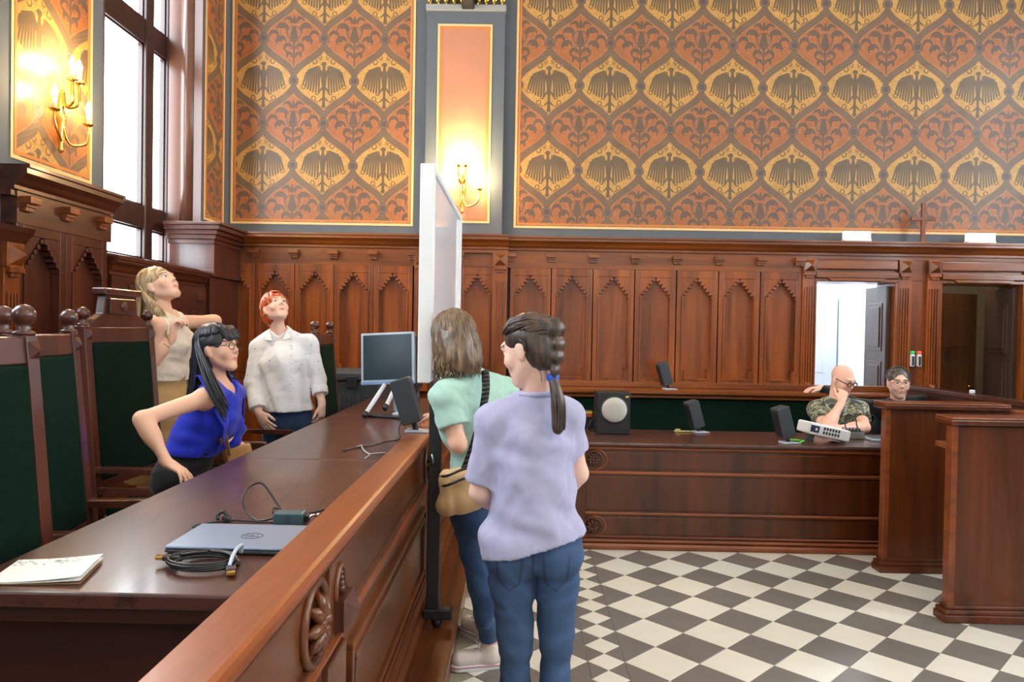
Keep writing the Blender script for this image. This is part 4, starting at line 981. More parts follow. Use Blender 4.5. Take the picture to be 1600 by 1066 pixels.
# ================================================================== PEOPLE (implicit surfaces -> one continuous mesh each)
V = Vector
def npv(v): return np.array(v, dtype=np.float32)
class Field:
    def __init__(s, lo, hi, h):
        s.lo = npv(lo); s.h = h; s.n = np.ceil((npv(hi)-s.lo)/h).astype(int)+1
        s.ax = [(s.lo[i]+h*np.arange(s.n[i])).astype(np.float32) for i in range(3)]
        s.d = np.full(s.n, .25, np.float32)
    def sl(s, lo, hi):
        a = np.clip(np.floor((npv(lo)-s.lo)/s.h).astype(int), 0, s.n); b = np.clip(np.ceil((npv(hi)-s.lo)/s.h).astype(int)+1, 0, s.n)
        return tuple(slice(a[i], b[i]) for i in range(3))
    def P(s, sl): return s.ax[0][sl[0]][:, None, None], s.ax[1][sl[1]][None, :, None], s.ax[2][sl[2]][None, None, :]
    def dist(s, pr, g, pad):
        k = pr[0]
        if k in ('cone', 'fcone'):
            a, b, ra, rb = pr[1:5]; r = max(ra, rb)+g+pad
            sl = s.sl(np.minimum(a, b)-r, np.maximum(a, b)+r); X, Y, Z = s.P(sl); ab = b-a; L2 = float(ab @ ab)+1e-9
            t = ((X-a[0])*ab[0]+(Y-a[1])*ab[1]+(Z-a[2])*ab[2])/L2; tc = np.clip(t, 0, 1)
            d = np.sqrt((X-a[0]-tc*ab[0])**2+(Y-a[1]-tc*ab[1])**2+(Z-a[2]-tc*ab[2])**2)-(ra+tc*(rb-ra)+g)
            if k == 'fcone': d = np.maximum(d, (t-1)*math.sqrt(L2))
        else:
            c, r, R = pr[1:4]; m = float(np.max(r))+g+pad
            sl = s.sl(c-m, c+m); X, Y, Z = s.P(sl); x, y, z = X-c[0], Y-c[1], Z-c[2]
            rr = r+g; q = [(x*R[0, i]+y*R[1, i]+z*R[2, i])/rr[i] for i in range(3)]
            k0 = np.sqrt(q[0]**2+q[1]**2+q[2]**2)+1e-6; k1 = np.sqrt((q[0]/rr[0])**2+(q[1]/rr[1])**2+(q[2]/rr[2])**2)+1e-6
            d = k0*(k0-1)/k1
        return sl, d
    def add(s, pr, k=.02, g=0.):
        sl, b = s.dist(pr, g, k+.03)
        if b.size == 0: return
        a = s.d[sl]
        if k <= 0: s.d[sl] = np.minimum(a, b)
        else:
            h = np.clip(.5+.5*(b-a)/k, 0, 1); s.d[sl] = b+(a-b)*h-k*h*(1-h)
    def sub(s, pr, k=.01, g=0.):
        sl, b = s.dist(pr, g, k+.03)
        if b.size == 0: return
        b = -b; a = s.d[sl]; h = np.clip(.5-.5*(b-a)/max(k, 1e-4), 0, 1); s.d[sl] = b+(a-b)*h+k*h*(1-h)
    def cut(s, p, n):
        p, n = npv(p), npv(V(n).normalized()); sl = (slice(None),)*3; X, Y, Z = s.P(sl)
        s.d = np.maximum(s.d, (X-p[0])*n[0]+(Y-p[1])*n[1]+(Z-p[2])*n[2])
    def wrinkle(s, A, f, seed=0, dirn=None):
        rs = np.random.RandomState(seed); X, Y, Z = s.P((slice(None),)*3); w_ = 0
        near = np.abs(s.d) < .03
        idx = np.nonzero(near); x, y, z = s.ax[0][idx[0]], s.ax[1][idx[1]], s.ax[2][idx[2]]
        for o in range(3):
            k = rs.randn(3)
            if dirn is not None: k = k*.5+npv(dirn)*1.6
            k = k/np.linalg.norm(k)*f*(1+.7*o); k2 = rs.randn(3)*f*.5
            w_ = w_+np.sin(k[0]*x+k[1]*y+k[2]*z+1.7*np.sin(k2[0]*x+k2[1]*y+k2[2]*z+o)+o)/(1+o)
        s.d[idx] += A*w_.astype(np.float32)
    def mesh(s):
        d = s.d; ins = d < 0
        n = d.shape; h = s.h
        c = np.zeros(np.array(n)-1, np.int8)
        for i in (0, 1):
            for j in (0, 1):
                for k in (0, 1): c += ins[i:n[0]-1+i, j:n[1]-1+j, k:n[2]-1+k]
        ac = (c > 0) & (c < 8); I = np.argwhere(ac); m = len(I)
        idx = np.full(ac.shape, -1, np.int64); idx[ac] = np.arange(m)
        acc = np.zeros((m, 3)); cnt_ = np.zeros(m)
        off = [(i, j, k) for i in (0, 1) for j in (0, 1) for k in (0, 1)]
        D = {o: d[I[:, 0]+o[0], I[:, 1]+o[1], I[:, 2]+o[2]].astype(np.float64) for o in off}
        for o in off:
            for a in range(3):
                if o[a] == 0:
                    o2 = list(o); o2[a] = 1; o2 = tuple(o2); A, B = D[o], D[o2]
                    x = (A < 0) != (B < 0); t = np.where(x, A/(A-B+1e-12), 0)
                    p = np.tile(np.array(o, float), (m, 1)); p[:, a] += t
                    acc += p*x[:, None]; cnt_ += x
        Vt = s.lo+(I+acc/cnt_[:, None])*h
        Q = []
        for a in range(3):
            b, e = (a+1) % 3, (a+2) % 3
            s0 = [slice(None)]*3; s1 = [slice(None)]*3; s0[a] = slice(0, n[a]-1); s1[a] = slice(1, n[a])
            A, B = ins[tuple(s0)], ins[tuple(s1)]; ch = np.argwhere(A != B)
            ok = (ch[:, b] > 0) & (ch[:, e] > 0) & (ch[:, b] < n[b]-1) & (ch[:, e] < n[e]-1); ch = ch[ok]
            fl_ = A[ch[:, 0], ch[:, 1], ch[:, 2]]
            q = []
            for db, de in ((-1, -1), (0, -1), (0, 0), (-1, 0)):
                t = ch.copy(); t[:, b] += db; t[:, e] += de; q.append(idx[t[:, 0], t[:, 1], t[:, 2]])
            q = np.stack(q, 1); q[~fl_] = q[~fl_][:, ::-1]; Q.append(q)
        Q = np.concatenate(Q); Q = Q[(Q >= 0).all(1)]
        return Vt, Q
def np_mesh(name, Vt, Q, mat, parent, colf=None):
    inv = wmat(parent).inverted() if parent else Matrix()
    T = np.array(inv); Vl = Vt @ T[:3, :3].T+T[:3, 3]
    me = bpy.data.meshes.new(name); me.vertices.add(len(Vl)); me.vertices.foreach_set('co', Vl.astype(np.float32).ravel())
    k = Q.shape[1]
    me.loops.add(Q.size); me.loops.foreach_set('vertex_index', Q.astype(np.int32).ravel()); me.polygons.add(len(Q))
    me.polygons.foreach_set('loop_start', np.arange(0, Q.size, k, dtype=np.int32)); me.polygons.foreach_set('use_smooth', np.ones(len(Q), bool))
    me.update(); me.validate()
    if colf is not None:
        c = colf(Vt); at_ = me.color_attributes.new('Col', 'FLOAT_COLOR', 'POINT'); at_.data.foreach_set('color', np.concatenate([c, np.ones((len(c), 1))], 1).astype(np.float32).ravel())
    return mesh_obj(name, me, mat, parent)
def cone(a, b, ra, rb): return ('cone', npv(a), npv(b), ra, rb)
def fcone(a, b, ra, rb): return ('fcone', npv(a), npv(b), ra, rb)
def ell(c, r, R=None): return ('ell', npv(c), npv(r), np.eye(3, dtype=np.float32) if R is None else np.array([[v[i] for v in R] for i in range(3)], dtype=np.float32))
def frame(fwd, up=(0, 0, 1)):
    f = V(fwd).normalized()
    if abs(f.dot(V(up).normalized())) > .985: up = (0, 1, 0) if abs(f.y) < .9 else (1, 0, 0)
    r = f.cross(V(up)).normalized(); u = r.cross(f); return r, f, u
def skinmat(name, rough=.5):
    m, N, L, B = nmat(name); a = N.new('ShaderNodeAttribute'); a.attribute_name = 'Col'; L.new(a.outputs[0], B.inputs['Base Color'])
    B.inputs['Roughness'].default_value = rough; B.inputs['Subsurface Weight'].default_value = .12; B.inputs['Subsurface Radius'].default_value = (.012, .004, .002)
    return m
SKIN = skinmat('skin')
def hairmat(name, c1, c2):
    m, N, L, B = nmat(name); tc = N.new('ShaderNodeTexCoord'); nz = N.new('ShaderNodeTexNoise'); nz.inputs['Scale'].default_value = 60; nz.inputs['Detail'].default_value = 3
    mp = N.new('ShaderNodeMapping'); mp.inputs['Scale'].default_value = (1, 1, .15); L.new(tc.outputs['Object'], mp.inputs[0]); L.new(mp.outputs[0], nz.inputs['Vector'])
    cr = N.new('ShaderNodeValToRGB'); cr.color_ramp.elements[0].position = .35; cr.color_ramp.elements[1].position = .65
    cr.color_ramp.elements[0].color = c1; cr.color_ramp.elements[1].color = c2; L.new(nz.outputs[0], cr.inputs[0]); L.new(cr.outputs[0], B.inputs['Base Color'])
    B.inputs['Roughness'].default_value = .38; B.inputs['Specular IOR Level'].default_value = .6; B.inputs['Anisotropic'].default_value = .3
    return m
class Person:
    def __init__(s, label, J, head_fwd, head_up=(0, 0, 1), skin=(224, 172, 142), female=True, sc=1.0, h=.006, lip=(190, 96, 90), hand=None):
        s.J = {k: V(v) for k, v in J.items()}; J = s.J; s.h = h; s.sc = sc; s.female = female
        base = V(((J['anL'].x+J['anR'].x)/2, (J['anL'].y+J['anR'].y)/2, min(J['anL'].z, J['anR'].z)-.07))
        s.o = empty('person', base, label=label, cat='person')
        s.pr = []   # (tag, prim, k)
        s.R = frame(head_fwd, head_up); s.skin = np.array(srgb(*skin)[:3]); s.lip = np.array(srgb(*lip)[:3])
        s.build_body(hand or {})
    def hp(s, x, y, z): r, f, u = s.R; return s.J['head']+(r*x+f*y+u*z)*s.sc
    def A(s, t, p, k=.02): s.pr.append((t, p, k))
    def build_body(s, hand):
        J = s.J; A = s.A; q = s.sc; hp = s.hp
        rt = (J['shR']-J['shL']); sw = rt.length; rt.normalize(); up = (J['neck']-J['pelvis']).normalized(); fw = up.cross(rt).normalized(); up = rt.cross(fw)
        s.rt, s.fw, s.up = rt, fw, up
        hr = (J['hipR']-J['hipL']).normalized(); hf = V((0, 0, 1)).cross(hr).normalized(); s.hr, s.hf = hr, hf
        mid = (J['shL']+J['shR'])/2; T = (rt, fw, up); s.T = T
        ch = mid-up*.10*q
        A('torso', ell(ch, (sw*.5-.005, .105*q, .165*q), T), .03)
        A('torso', cone(J['shL'], J['shR'], .044*q, .044*q), .04)
        A('torso', ell(J['waist'], (.128*q, .092*q, .13*q), T), .06)
        A('torso', cone(ch, J['waist'], .1*q, .095*q), .05); A('torso', cone(J['waist'], J['pelvis'], .1*q, .1*q), .05)
        A('hips', ell(J['pelvis'], (.165*q, .112*q, .115*q), (hr, hf, V((0, 0, 1)))), .06)
        for sd in ('L', 'R'):
            g = 1 if sd == 'R' else -1
            A('torso', cone(J['neck']-up*.01, J['sh'+sd], .042*q, .040*q), .04)
            if s.female: A('torso', ell(ch+fw*.075*q+rt*(g*.07*q)-up*.02, (.058*q, .05*q, .055*q), T), .04)
            A('hips', ell(J['hip'+sd]-hf*.045*q+V((0, 0, .0)), (.085*q, .085*q, .095*q), (hr, hf, V((0, 0, 1)))), .04)
            a, e, w_ = J['sh'+sd], J['el'+sd], J['wr'+sd]; m_ = 1.0 if s.female else 1.25
            A('uparm'+sd, cone(a, e, .046*q*m_, .036*q*m_), .03); A('foarm'+sd, cone(e, w_, .037*q*m_, .0235*q*m_), .02)
            A('foarm'+sd, ell(e.lerp(w_, .3), (.039*q*m_, .039*q*m_, .07*q), frame(w_-e)[0:1]+(frame(w_-e)[2],)+((w_-e).normalized(),)), .03)
            s.hand(sd, **hand.get(sd, {}))
            p, k, n = J['hip'+sd], J['kn'+sd], J['an'+sd]
            A('thigh'+sd, cone(p, k, .086*q, .052*q), .010); A('calf'+sd, cone(k, n, .051*q, .036*q), .010)
            A('calf'+sd, ell(k.lerp(n, .3)-hf*.018, (.047*q, .05*q, .1*q), (hr, hf, V((0, 0, 1)))), .012)
            ft = J.get('toe'+sd) or n+hf*.16*q+V((0, 0, -.04))
            A('foot'+sd, cone(n-V((0, 0, .03)), ft, .04*q, .03*q), .02); J['toe'+sd] = ft
        A('neck', cone(J['neck']-up*.03, hp(0, -.028, -.05), .054*q, .044*q if s.female else .056*q), .018)
        # head
        H = lambda p, k=.012: A('head', p, k)
        R = s.R; f_ = .94 if s.female else 1.0
        H(ell(hp(0, -.018, .032), (.074*q, .095*q, .088*q), R), .03)
        H(ell(hp(0, .03, -.018), (.058*q*f_, .064*q, .062*q), R), .04); H(ell(hp(0, .04, -.066), (.043*q*f_, .048*q, .044*q), R), .03)
        H(cone(hp(-.047*f_, -.002, -.052), hp(-.012, .064, -.1), .017*q, .014*q), .025); H(cone(hp(.047*f_, -.002, -.052), hp(.012, .064, -.1), .017*q, .014*q), .025)
        H(ell(hp(0, .074, -.1), (.02*q, .017*q, .016*q), R), .025)
        H(cone(hp(-.032, .078, .03), hp(.032, .078, .03), .014*q, .014*q), .02)
        H(ell(hp(-.037, .062, -.028), (.024*q, .022*q, .024*q), R), .02); H(ell(hp(.037, .062, -.028), (.024*q, .022*q, .024*q), R), .02)
        s.sockets = [(ell(hp(g*.031, .098, .008), (.019*q, .014*q, .012*q), R)) for g in (-1, 1)]
        H(cone(hp(0, .088, .018), hp(0, .107, -.02), .0065*q, .0095*q), .012)
        for g in (-1, 1):
            H(ell(hp(g*.0105, .096, -.025), (.0075*q, .008*q, .0065*q), R), .008)
            H(ell(hp(g*.076, -.012, -.006), (.008*q, .021*q, .032*q), R), .008); H(ell(hp(g*.073, -.004, -.032), (.007*q, .009*q, .012*q), R), .008)
        H(cone(hp(-.016, .086, -.0575), hp(.016, .086, -.0575), .005*q, .005*q), .01); H(cone(hp(-.013, .086, -.068), hp(.013, .086, -.068), .0055*q, .0055*q), .01)
    def hand(s, sd, dir=None, palm=None, curl=.45, spread=.12, thumb=.6):
        J = s.J; q = s.sc*(1 if s.female else 1.1); w_ = J['wr'+sd]
        d = V(dir).normalized() if dir else (w_-J['el'+sd]).normalized()
        n = V(palm if palm else (0, 0, -1)); n = (n-d*n.dot(d)).normalized(); l = d.cross(n)   # palm normal n
        ts = 1 if sd == 'L' else -1
        l = l*(-ts)   # l points to the thumb side ... resolved by handedness
        tg = 'hand'+sd; c = w_+d*.045*q
        s.A(tg, ell(c, (.037*q, .016*q, .047*q), (l, n, d)), .012); s.A(tg, cone(w_-d*.02, w_+d*.02, .023*q, .024*q), .012)
        for i, (o, L, r) in enumerate(((.028, .070, .0088), (.0095, .078, .009), (-.0095, .072, .0086), (-.027, .057, .0076))):
            b = w_+d*(.085-.004*abs(i-1.2))*q+l*o*q; dd = (d+l*(spread*(1.3-i)*.8)).normalized(); p = b-d*.02*q; an = .15
            s.A(tg, cone(p, b, r*q*1.05, r*q), .008)
            for f_ in (.45, .31, .24):
                an += curl*(.9 if f_ > .4 else 1.0)
                v = dd*math.cos(an)+n*math.sin(an); e = b+v*L*f_*q; s.A(tg, cone(b, e, r*q, r*q*.93), .004); b = e
        b = w_+d*.02*q+l*.022*q; v = (d*.75+l*thumb+n*.25).normalized(); e = b+v*.042*q; s.A(tg, cone(b, e, .014*q, .0105*q), .012)
        v2 = (d*.95+l*thumb*.35+n*.3).normalized(); e2 = e+v2*.03*q; s.A(tg, cone(e, e2, .0102*q, .0095*q), .005); s.A(tg, cone(e2, e2+(v2+n*.15)*.022*q, .0095*q, .0078*q), .005)
    def bounds(s, prs, pad=.05):
        lo = np.full(3, 1e9); hi = -lo
        for p in prs:
            if p[0] == 'ell': m = float(np.max(p[2])); a, b = p[1]-m, p[1]+m
            else: m = max(p[3], p[4]); a, b = np.minimum(p[1], p[2])-m, np.maximum(p[1], p[2])+m
            lo = np.minimum(lo, a); hi = np.maximum(hi, b)
        return lo-pad, hi+pad
    def finish(s, eyes=True, brow=(70, 50, 40), colf=None):
        prs = [p for _, p, _ in s.pr]; lo, hi = s.bounds(prs); F = Field(lo, hi, s.h)
        for t, p, k in s.pr: F.add(p, k)
        for p in s.sockets: F.sub(p, .012)
        mth = cone(s.hp(-.019, .0935, -.0628), s.hp(.019, .0935, -.0628), .003*s.sc, .003*s.sc); F.sub(mth, .003)
        Vt, Q = F.mesh()
        r, f, u = [npv(v) for v in s.R]; hc = npv(s.J['head']); bc = np.array(srgb(*brow)[:3])
        def col(P):
            c = np.tile(s.skin, (len(P), 1)); q = P-hc; x, y, z = q @ r/s.sc, q @ f/s.sc, q @ u/s.sc
            lm = ((np.abs(x) < .021-(np.abs(z+.063)*.9)) & (y > .07) & (z < -.054) & (z > -.073)); c[lm] = .75*s.lip+.25*s.skin
            ck = np.exp(-(((np.abs(x)-.042)/.02)**2+((z+.03)/.02)**2))*(y > .03); c = c*(1-.12*ck[:, None]*np.array([0, .6, .5]))
            bm = (np.abs(z-.031-.1*(.03-np.abs(np.abs(x)-.032))) < .0042) & (np.abs(np.abs(x)-.032) < .019) & (y > .05); c[bm] = bc
            lid_shade = (np.abs(np.abs(x)-.031) < .017) & (np.abs(z-.013) < .004) & (y > .06); c[lid_shade] *= .72  # upper lids darkened, eye socket shade put into the skin colour
            if colf is not None: c = colf(s, c, x, y, z)
            return c
        s.body = np_mesh('body', Vt, Q, SKIN, s.o, col)
        if eyes:
            for g in (-1, 1):
                c = s.hp(g*.031, .0745, .008); e = MB().sphere(c, .012*s.sc, 14, 8).build('eye', EYE, s.o, smooth=True)
                r, f, u = s.R; m = Matrix((r, u, f)).transposed().to_4x4(); m.translation = c+f*.0085*s.sc
                MB().lathe([(.0062*s.sc, 0), (.0062*s.sc, .002), (.004*s.sc, .0042), (.0005, .0046)], 12, m).build('iris', IRIS, e, smooth=True)
    def prims(s, tags): return [(t, p, k) for t, p, k in s.pr if t in tags]
    def cloth(s, name, mat, parts, h=None, wr=(.0, 60, 1, None), colf=None, extra_lo=None):
        """parts: ops list: ('tags', tags, grow) ('add', prim, k) ('sub', prim, k) ('cut', p, n)"""
        prs = []
        for op in parts:
            if op[0] == 'tags': prs += [p for _, p, _ in s.prims(op[1])]
            elif op[0] == 'add': prs.append(op[1])
        lo, hi = s.bounds(prs, .06); F = Field(lo, hi, h or s.h*1.1)
        for op in parts:
            if op[0] == 'tags':
                for t, p, k in s.prims(op[1]): F.add(p, k, op[2])
            elif op[0] == 'add': F.add(op[1], op[2])
            elif op[0] == 'sub': F.sub(op[1], op[2])
            elif op[0] == 'cut': F.cut(op[1], op[2])
            elif op[0] == 'wr': F.wrinkle(*op[1:])
        if wr[0]: F.wrinkle(*wr)
        return np_mesh(name, *F.mesh(), mat, s.o, colf)
    def hair(s, mat, parts, strands=None, name='hair', h=None, wr=.0):
        prs = [op[1] for op in parts if op[0] == 'add']; lo, hi = s.bounds(prs, .04); F = Field(lo, hi, h or .0055)
        for op in parts:
            if op[0] == 'add': F.add(op[1], op[2])
            elif op[0] == 'sub': F.sub(op[1], op[2])
            elif op[0] == 'cut': F.cut(op[1], op[2])
        if wr: F.wrinkle(wr, 90, 3, (1, .6, 0))
        o = np_mesh(name, *F.mesh(), mat, s.o)
        if strands:
            m = MB()
            for pts, r in strands: m.tube(pts, r, 5)
            m.build(name+'_strands', mat, s.o, smooth=True, kind='stuff')
        return o
EYE = plain('eye white', srgb(236, 232, 228), .2); IRIS = plain('dark iris', srgb(60, 48, 40), .15)
def fabric(name, col, rough=.85, noise=.08, nscale=40, bump=.15, sheen=.15):
    return plain(name, col, rough, noise=noise, nscale=nscale, bump=bump, spec=.2, sheen=sheen)
DENIM = fabric('blue denim', srgb(52, 76, 112), .85, .22, 14)
def glasses(P, mat, r=.023, thick=.0016):
    g = MB()
    for k in (-1, 1):
        c = [P.hp(k*.031+r*1.15*math.cos(t), .104-.004*abs(math.cos(t)), .005+r*.8*math.sin(t)) for t in np.linspace(0, 2*PI, 25)]
        g.tube(c, thick, 6, cap=False)
        g.tube([P.hp(k*(.031+r*1.15), .1, .008), P.hp(k*.074, .06, .012), P.hp(k*.08, .0, .012), P.hp(k*.079, -.02, -.002)], thick, 6)
    g.tube(spline([P.hp(-.0075, .106, .008), P.hp(0, .112, .011), P.hp(.0075, .106, .008)], 4), thick, 6)
    return g.build('glasses', mat, P.o, smooth=True)

def crown(P, th, ph, g=1.0):
    # point on the hair shell: th from the top, ph azimuth (0 = back of head)
    return P.hp(math.sin(th)*math.sin(ph)*.081*g, -.018-math.cos(ph)*math.sin(th)*.104*g, .034+math.cos(th)*.096*g)
def cap_ops(P, g=.008, face=True, low=-.05):
    ops = [('add', ell(P.hp(0, -.02, .034), tuple((a+g)*P.sc for a in (.074, .095, .088)), P.R), 0), ('add', ell(P.hp(0, -.05, -.025), tuple((a+g)*P.sc for a in (.062, .058, .062)), P.R), .02)]
    if face:
        ops.append(('sub', ell(P.hp(0, .092, -.045), tuple(a*P.sc for a in (.066, .075, .098)), P.R), .01))
        for k in (-1, 1): ops.append(('sub', ell(P.hp(k*.085, .02, -.03), tuple(a*P.sc for a in (.03, .055, .045)), P.R), .008))
    return ops
def drape(P, n, ph0, ph1, L, r=.0045, wave=.006, th_end=1.75, drift=(0, 0, 0), seed=1, g=1.03, jag=.15, top=.05, follow=None):
    rs = random.Random(seed); out = []
    for i in range(n):
        ph = ph0+(ph1-ph0)*(i+rs.random())/n; pts = []; gg = g+rs.uniform(-.02, .05)
        t0 = top+rs.random()**2*.9; m = 6
        for k in range(m+1): pts.append(crown(P, t0+(th_end-t0)*k/m, ph, gg))
        ln = L*(1+rs.uniform(-jag, jag)); p = pts[-1]; w1, w2 = rs.random()*6, rs.random()*6
        base = (pts[-1]-pts[-2]).normalized()
        for k in range(1, 9):
            u = k/8; d = V((wave*math.sin(w1+u*9)*u, wave*math.cos(w2+u*8)*u, 0))+V(drift)*u
            q = p+V((0, 0, -1))*(ln*u)+base*(.03*math.sin(min(u*3, 1.5)))+d
            if follow: q = follow(q, u)
            pts.append(q)
        N = len(pts); out.append((pts, [r*(.5 if k == 0 else 1 if k < N-4 else (N-k)/4.5) for k in range(N)]))
    return out
def sweep(P, n, root, seed=2, r=.0035, g=1.02, ph_lim=2.6):
    # strands combed from the hairline back to a knot
    rs = random.Random(seed); out = []; root = V(root)
    for i in range(n):
        ph = -ph_lim+2*ph_lim*(i+rs.random())/n; th = 1.25+.45*math.cos(ph)*1.0 if abs(ph) < 1.5 else 1.15
        a = crown(P, th+rs.uniform(-.2, .1), ph, g+rs.uniform(0, .03)); pts = [a]; c = P.hp(0, -.018, .034)
        for k in range(1, 9):
            u = k/8; q = a.lerp(root, u); d = q-c; la = (a-c).length*(1-u)+(root-c).length*u
            pts.append(c+d.normalized()*la)
        out.append((pts, [r*.5]+[r]*7+[r*.6]))
    return out

# ---------------------------------------------------------------- girl in the lavender T-shirt
G = Person('person in lavender T-shirt and blue jeans, standing with back to the camera', dict(
    head=at(826, 546, 2.56), neck=at(838, 622, 2.60), shL=at(772, 658, 2.58), shR=at(883, 650, 2.62), waist=at(834, 760, 2.6), pelvis=at(832, 838, 2.6),
    elL=at(750, 768, 2.60), wrL=at(795, 798, 2.80), elR=at(903, 740, 2.66), wrR=at(850, 790, 2.82),
    hipL=at(797, 862, 2.6), hipR=at(870, 858, 2.6), knL=at(806, 1010, 2.58), knR=at(869, 1008, 2.6), anL=V((.0, 2.62, .08)), anR=V((.145, 2.64, .08)),
    toeL=V((-.03, 2.78, .035)), toeR=V((.15, 2.8, .035))), (-.80, .52, -.30), skin=(238, 196, 176), h=.006, sc=.98,
    hand=dict(L=dict(dir=(.8, .5, .1), palm=(0, -.6, -.6)), R=dict(dir=(-.8, .5, .1), palm=(0, -.6, -.6))))
LAV = fabric('lavender cotton jersey', srgb(172, 172, 204), .9, .05, 30)
hemL, hemR = at(752, 866, 2.6), at(910, 828, 2.6); hd = (hemR-hemL).normalized()
sL = G.J['shL'].lerp(G.J['elL'], .86); sR = G.J['shR'].lerp(G.J['elR'], .62)
G.finish(brow=(70, 52, 42))
G.cloth('t_shirt', LAV, [('tags', ('torso',), .014), ('tags', ('hips',), .02), ('add', cone(at(834, 700, 2.6), at(832, 850, 2.6), .115, .155), .05),
    ('add', cone(at(800, 850, 2.6), at(864, 836, 2.6), .105, .10), .04),
    ('wr', .0042, 30, 5, (1, 0, .45)), ('cut', hemL, (hd.z, 0, -hd.x)),
    ('add', fcone(G.J['shL'], sL, .054, .062), .04), ('add', fcone(G.J['shR'], sR, .054, .06), .04), ('wr', .0016, 70, 6, None),
    ('sub', ell(G.J['neck']+V((0, .0, .035)), (.066, .072, .035), G.T), .006)], h=.0065, wr=(0,))
G.cloth('shirt_collar', LAV, [('add', ell(G.J['neck']+V((0, 0, .018)), (.077, .082, .02), G.T), 0), ('sub', cone(G.J['neck']+V((0, 0, -.05)), G.J['neck']+V((0, .01, .12)), .064, .064), .004)], h=.0055, wr=(0,))
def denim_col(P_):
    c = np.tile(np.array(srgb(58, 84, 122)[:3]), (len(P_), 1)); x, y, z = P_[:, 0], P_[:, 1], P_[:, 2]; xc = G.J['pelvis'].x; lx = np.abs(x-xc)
    fade_highlight = .5+.5*np.sin(z*47+2.2*np.sin(x*19)+x*22); c *= (1+.30*np.clip(fade_highlight, 0, 1)[:, None]**4)  # pale streaks: worn whiskers plus crease highlights put into the colour
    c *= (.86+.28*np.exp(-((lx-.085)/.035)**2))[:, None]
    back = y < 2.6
    seam = back & (np.abs(x-xc) < .005) & (z > .70)
    def seg(ax, az, bx, bz):
        t = np.clip(((lx-ax)*(bx-ax)+(z-az)*(bz-az))/((bx-ax)**2+(bz-az)**2), 0, 1); return np.hypot(lx-ax-t*(bx-ax), z-az-t*(bz-az))
    pk = np.minimum.reduce([seg(.035, .80, .045, .69), seg(.045, .69, .08, .665), seg(.08, .665, .118, .70), seg(.118, .70, .125, .80)])
    c[back & (pk < .0045)] *= .55; c[seam] *= .6
    return c
DENIMV = skinmat('faded denim', .85)
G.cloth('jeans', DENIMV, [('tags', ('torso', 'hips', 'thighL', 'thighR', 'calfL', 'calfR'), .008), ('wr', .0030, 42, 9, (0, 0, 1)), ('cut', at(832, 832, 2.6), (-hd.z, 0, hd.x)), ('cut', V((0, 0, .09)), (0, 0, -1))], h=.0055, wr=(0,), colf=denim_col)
for sd in 'LR':
    G.cloth('shoe', WHITE, [('tags', ('foot'+sd,), .008), ('cut', V((0, 0, .11)), (0, 0, 1))], h=.008, wr=(0,))
GH = hairmat('brown hair', srgb(42, 33, 28), srgb(88, 68, 54))
root = G.hp(.0, -.128, .045)
ops = cap_ops(G, .007); ops += [('add', ell(root, (.03, .03, .035), G.R), .02)]
tie = at(864, 590, 2.50); bp = [root+V((0, 0, .01))]+[root.lerp(tie, u)+G.R[1]*(-.022*math.sin(u*PI)) for u in (.25, .5, .75, 1)]
for k, p in enumerate(bp[:-1]):
    for s in (-1, 1): ops.append(('add', ell(p.lerp(bp[k+1], .5)+G.R[0]*(s*.011), (.019-.002*k, .02, .022), None), .014))
end = at(872, 672, 2.47)
tail = spline([tie, tie.lerp(end, .4)+V((.008, -.01, 0)), tie.lerp(end, .75)+V((.006, 0, 0)), end], 4)
for k in range(len(tail)-1): ops.append(('add', cone(tail[k], tail[k+1], .016+.008*math.sin(PI*k/len(tail)), .016+.008*math.sin(PI*(k+1)/len(tail))), .008))
st = sweep(G, 150, root, 3)
rs = random.Random(5)
for i in range(60):
    o = V((rs.gauss(0, .010), rs.gauss(0, .010), 0)); st.append(([p+o*min(1, .3+k/6) for k, p in enumerate(tail)], [.003]*(len(tail)-1)+[.0008]))
for i in range(26):   # flyaway wisps by the nape and the crown
    a = crown(G, rs.uniform(.3, 1.8), rs.uniform(-1.2, 1.2), 1.05); d = V((rs.uniform(-.02, .05), rs.uniform(-.03, .01), rs.uniform(-.05, .02)))
    st.append((spline([a, a+d*.6+V((0, 0, .01)), a+d], 3), .0006))
G.hair(GH, ops, st, wr=.0012)
MB().lathe([(.019, -.012), (.022, -.006), (.022, .006), (.019, .012)], 18, Matrix.Translation(tie)).build('hair_tie', plain('blue elastic', srgb(40, 90, 200), .5), G.o, smooth=True)
ha = MB().tube(spline([G.hp(-.078, -.02, .03), G.hp(-.083, -.038, .012), G.hp(-.08, -.035, -.015)], 6), .005, 8)
ha.tube(spline([G.hp(-.08, -.035, -.015), G.hp(-.075, -.045, -.06), G.hp(-.06, -.06, -.1), G.hp(-.05, -.05, -.13)], 6), .0012, 6).build('hearing_aid', BLACK, G.o, smooth=True)

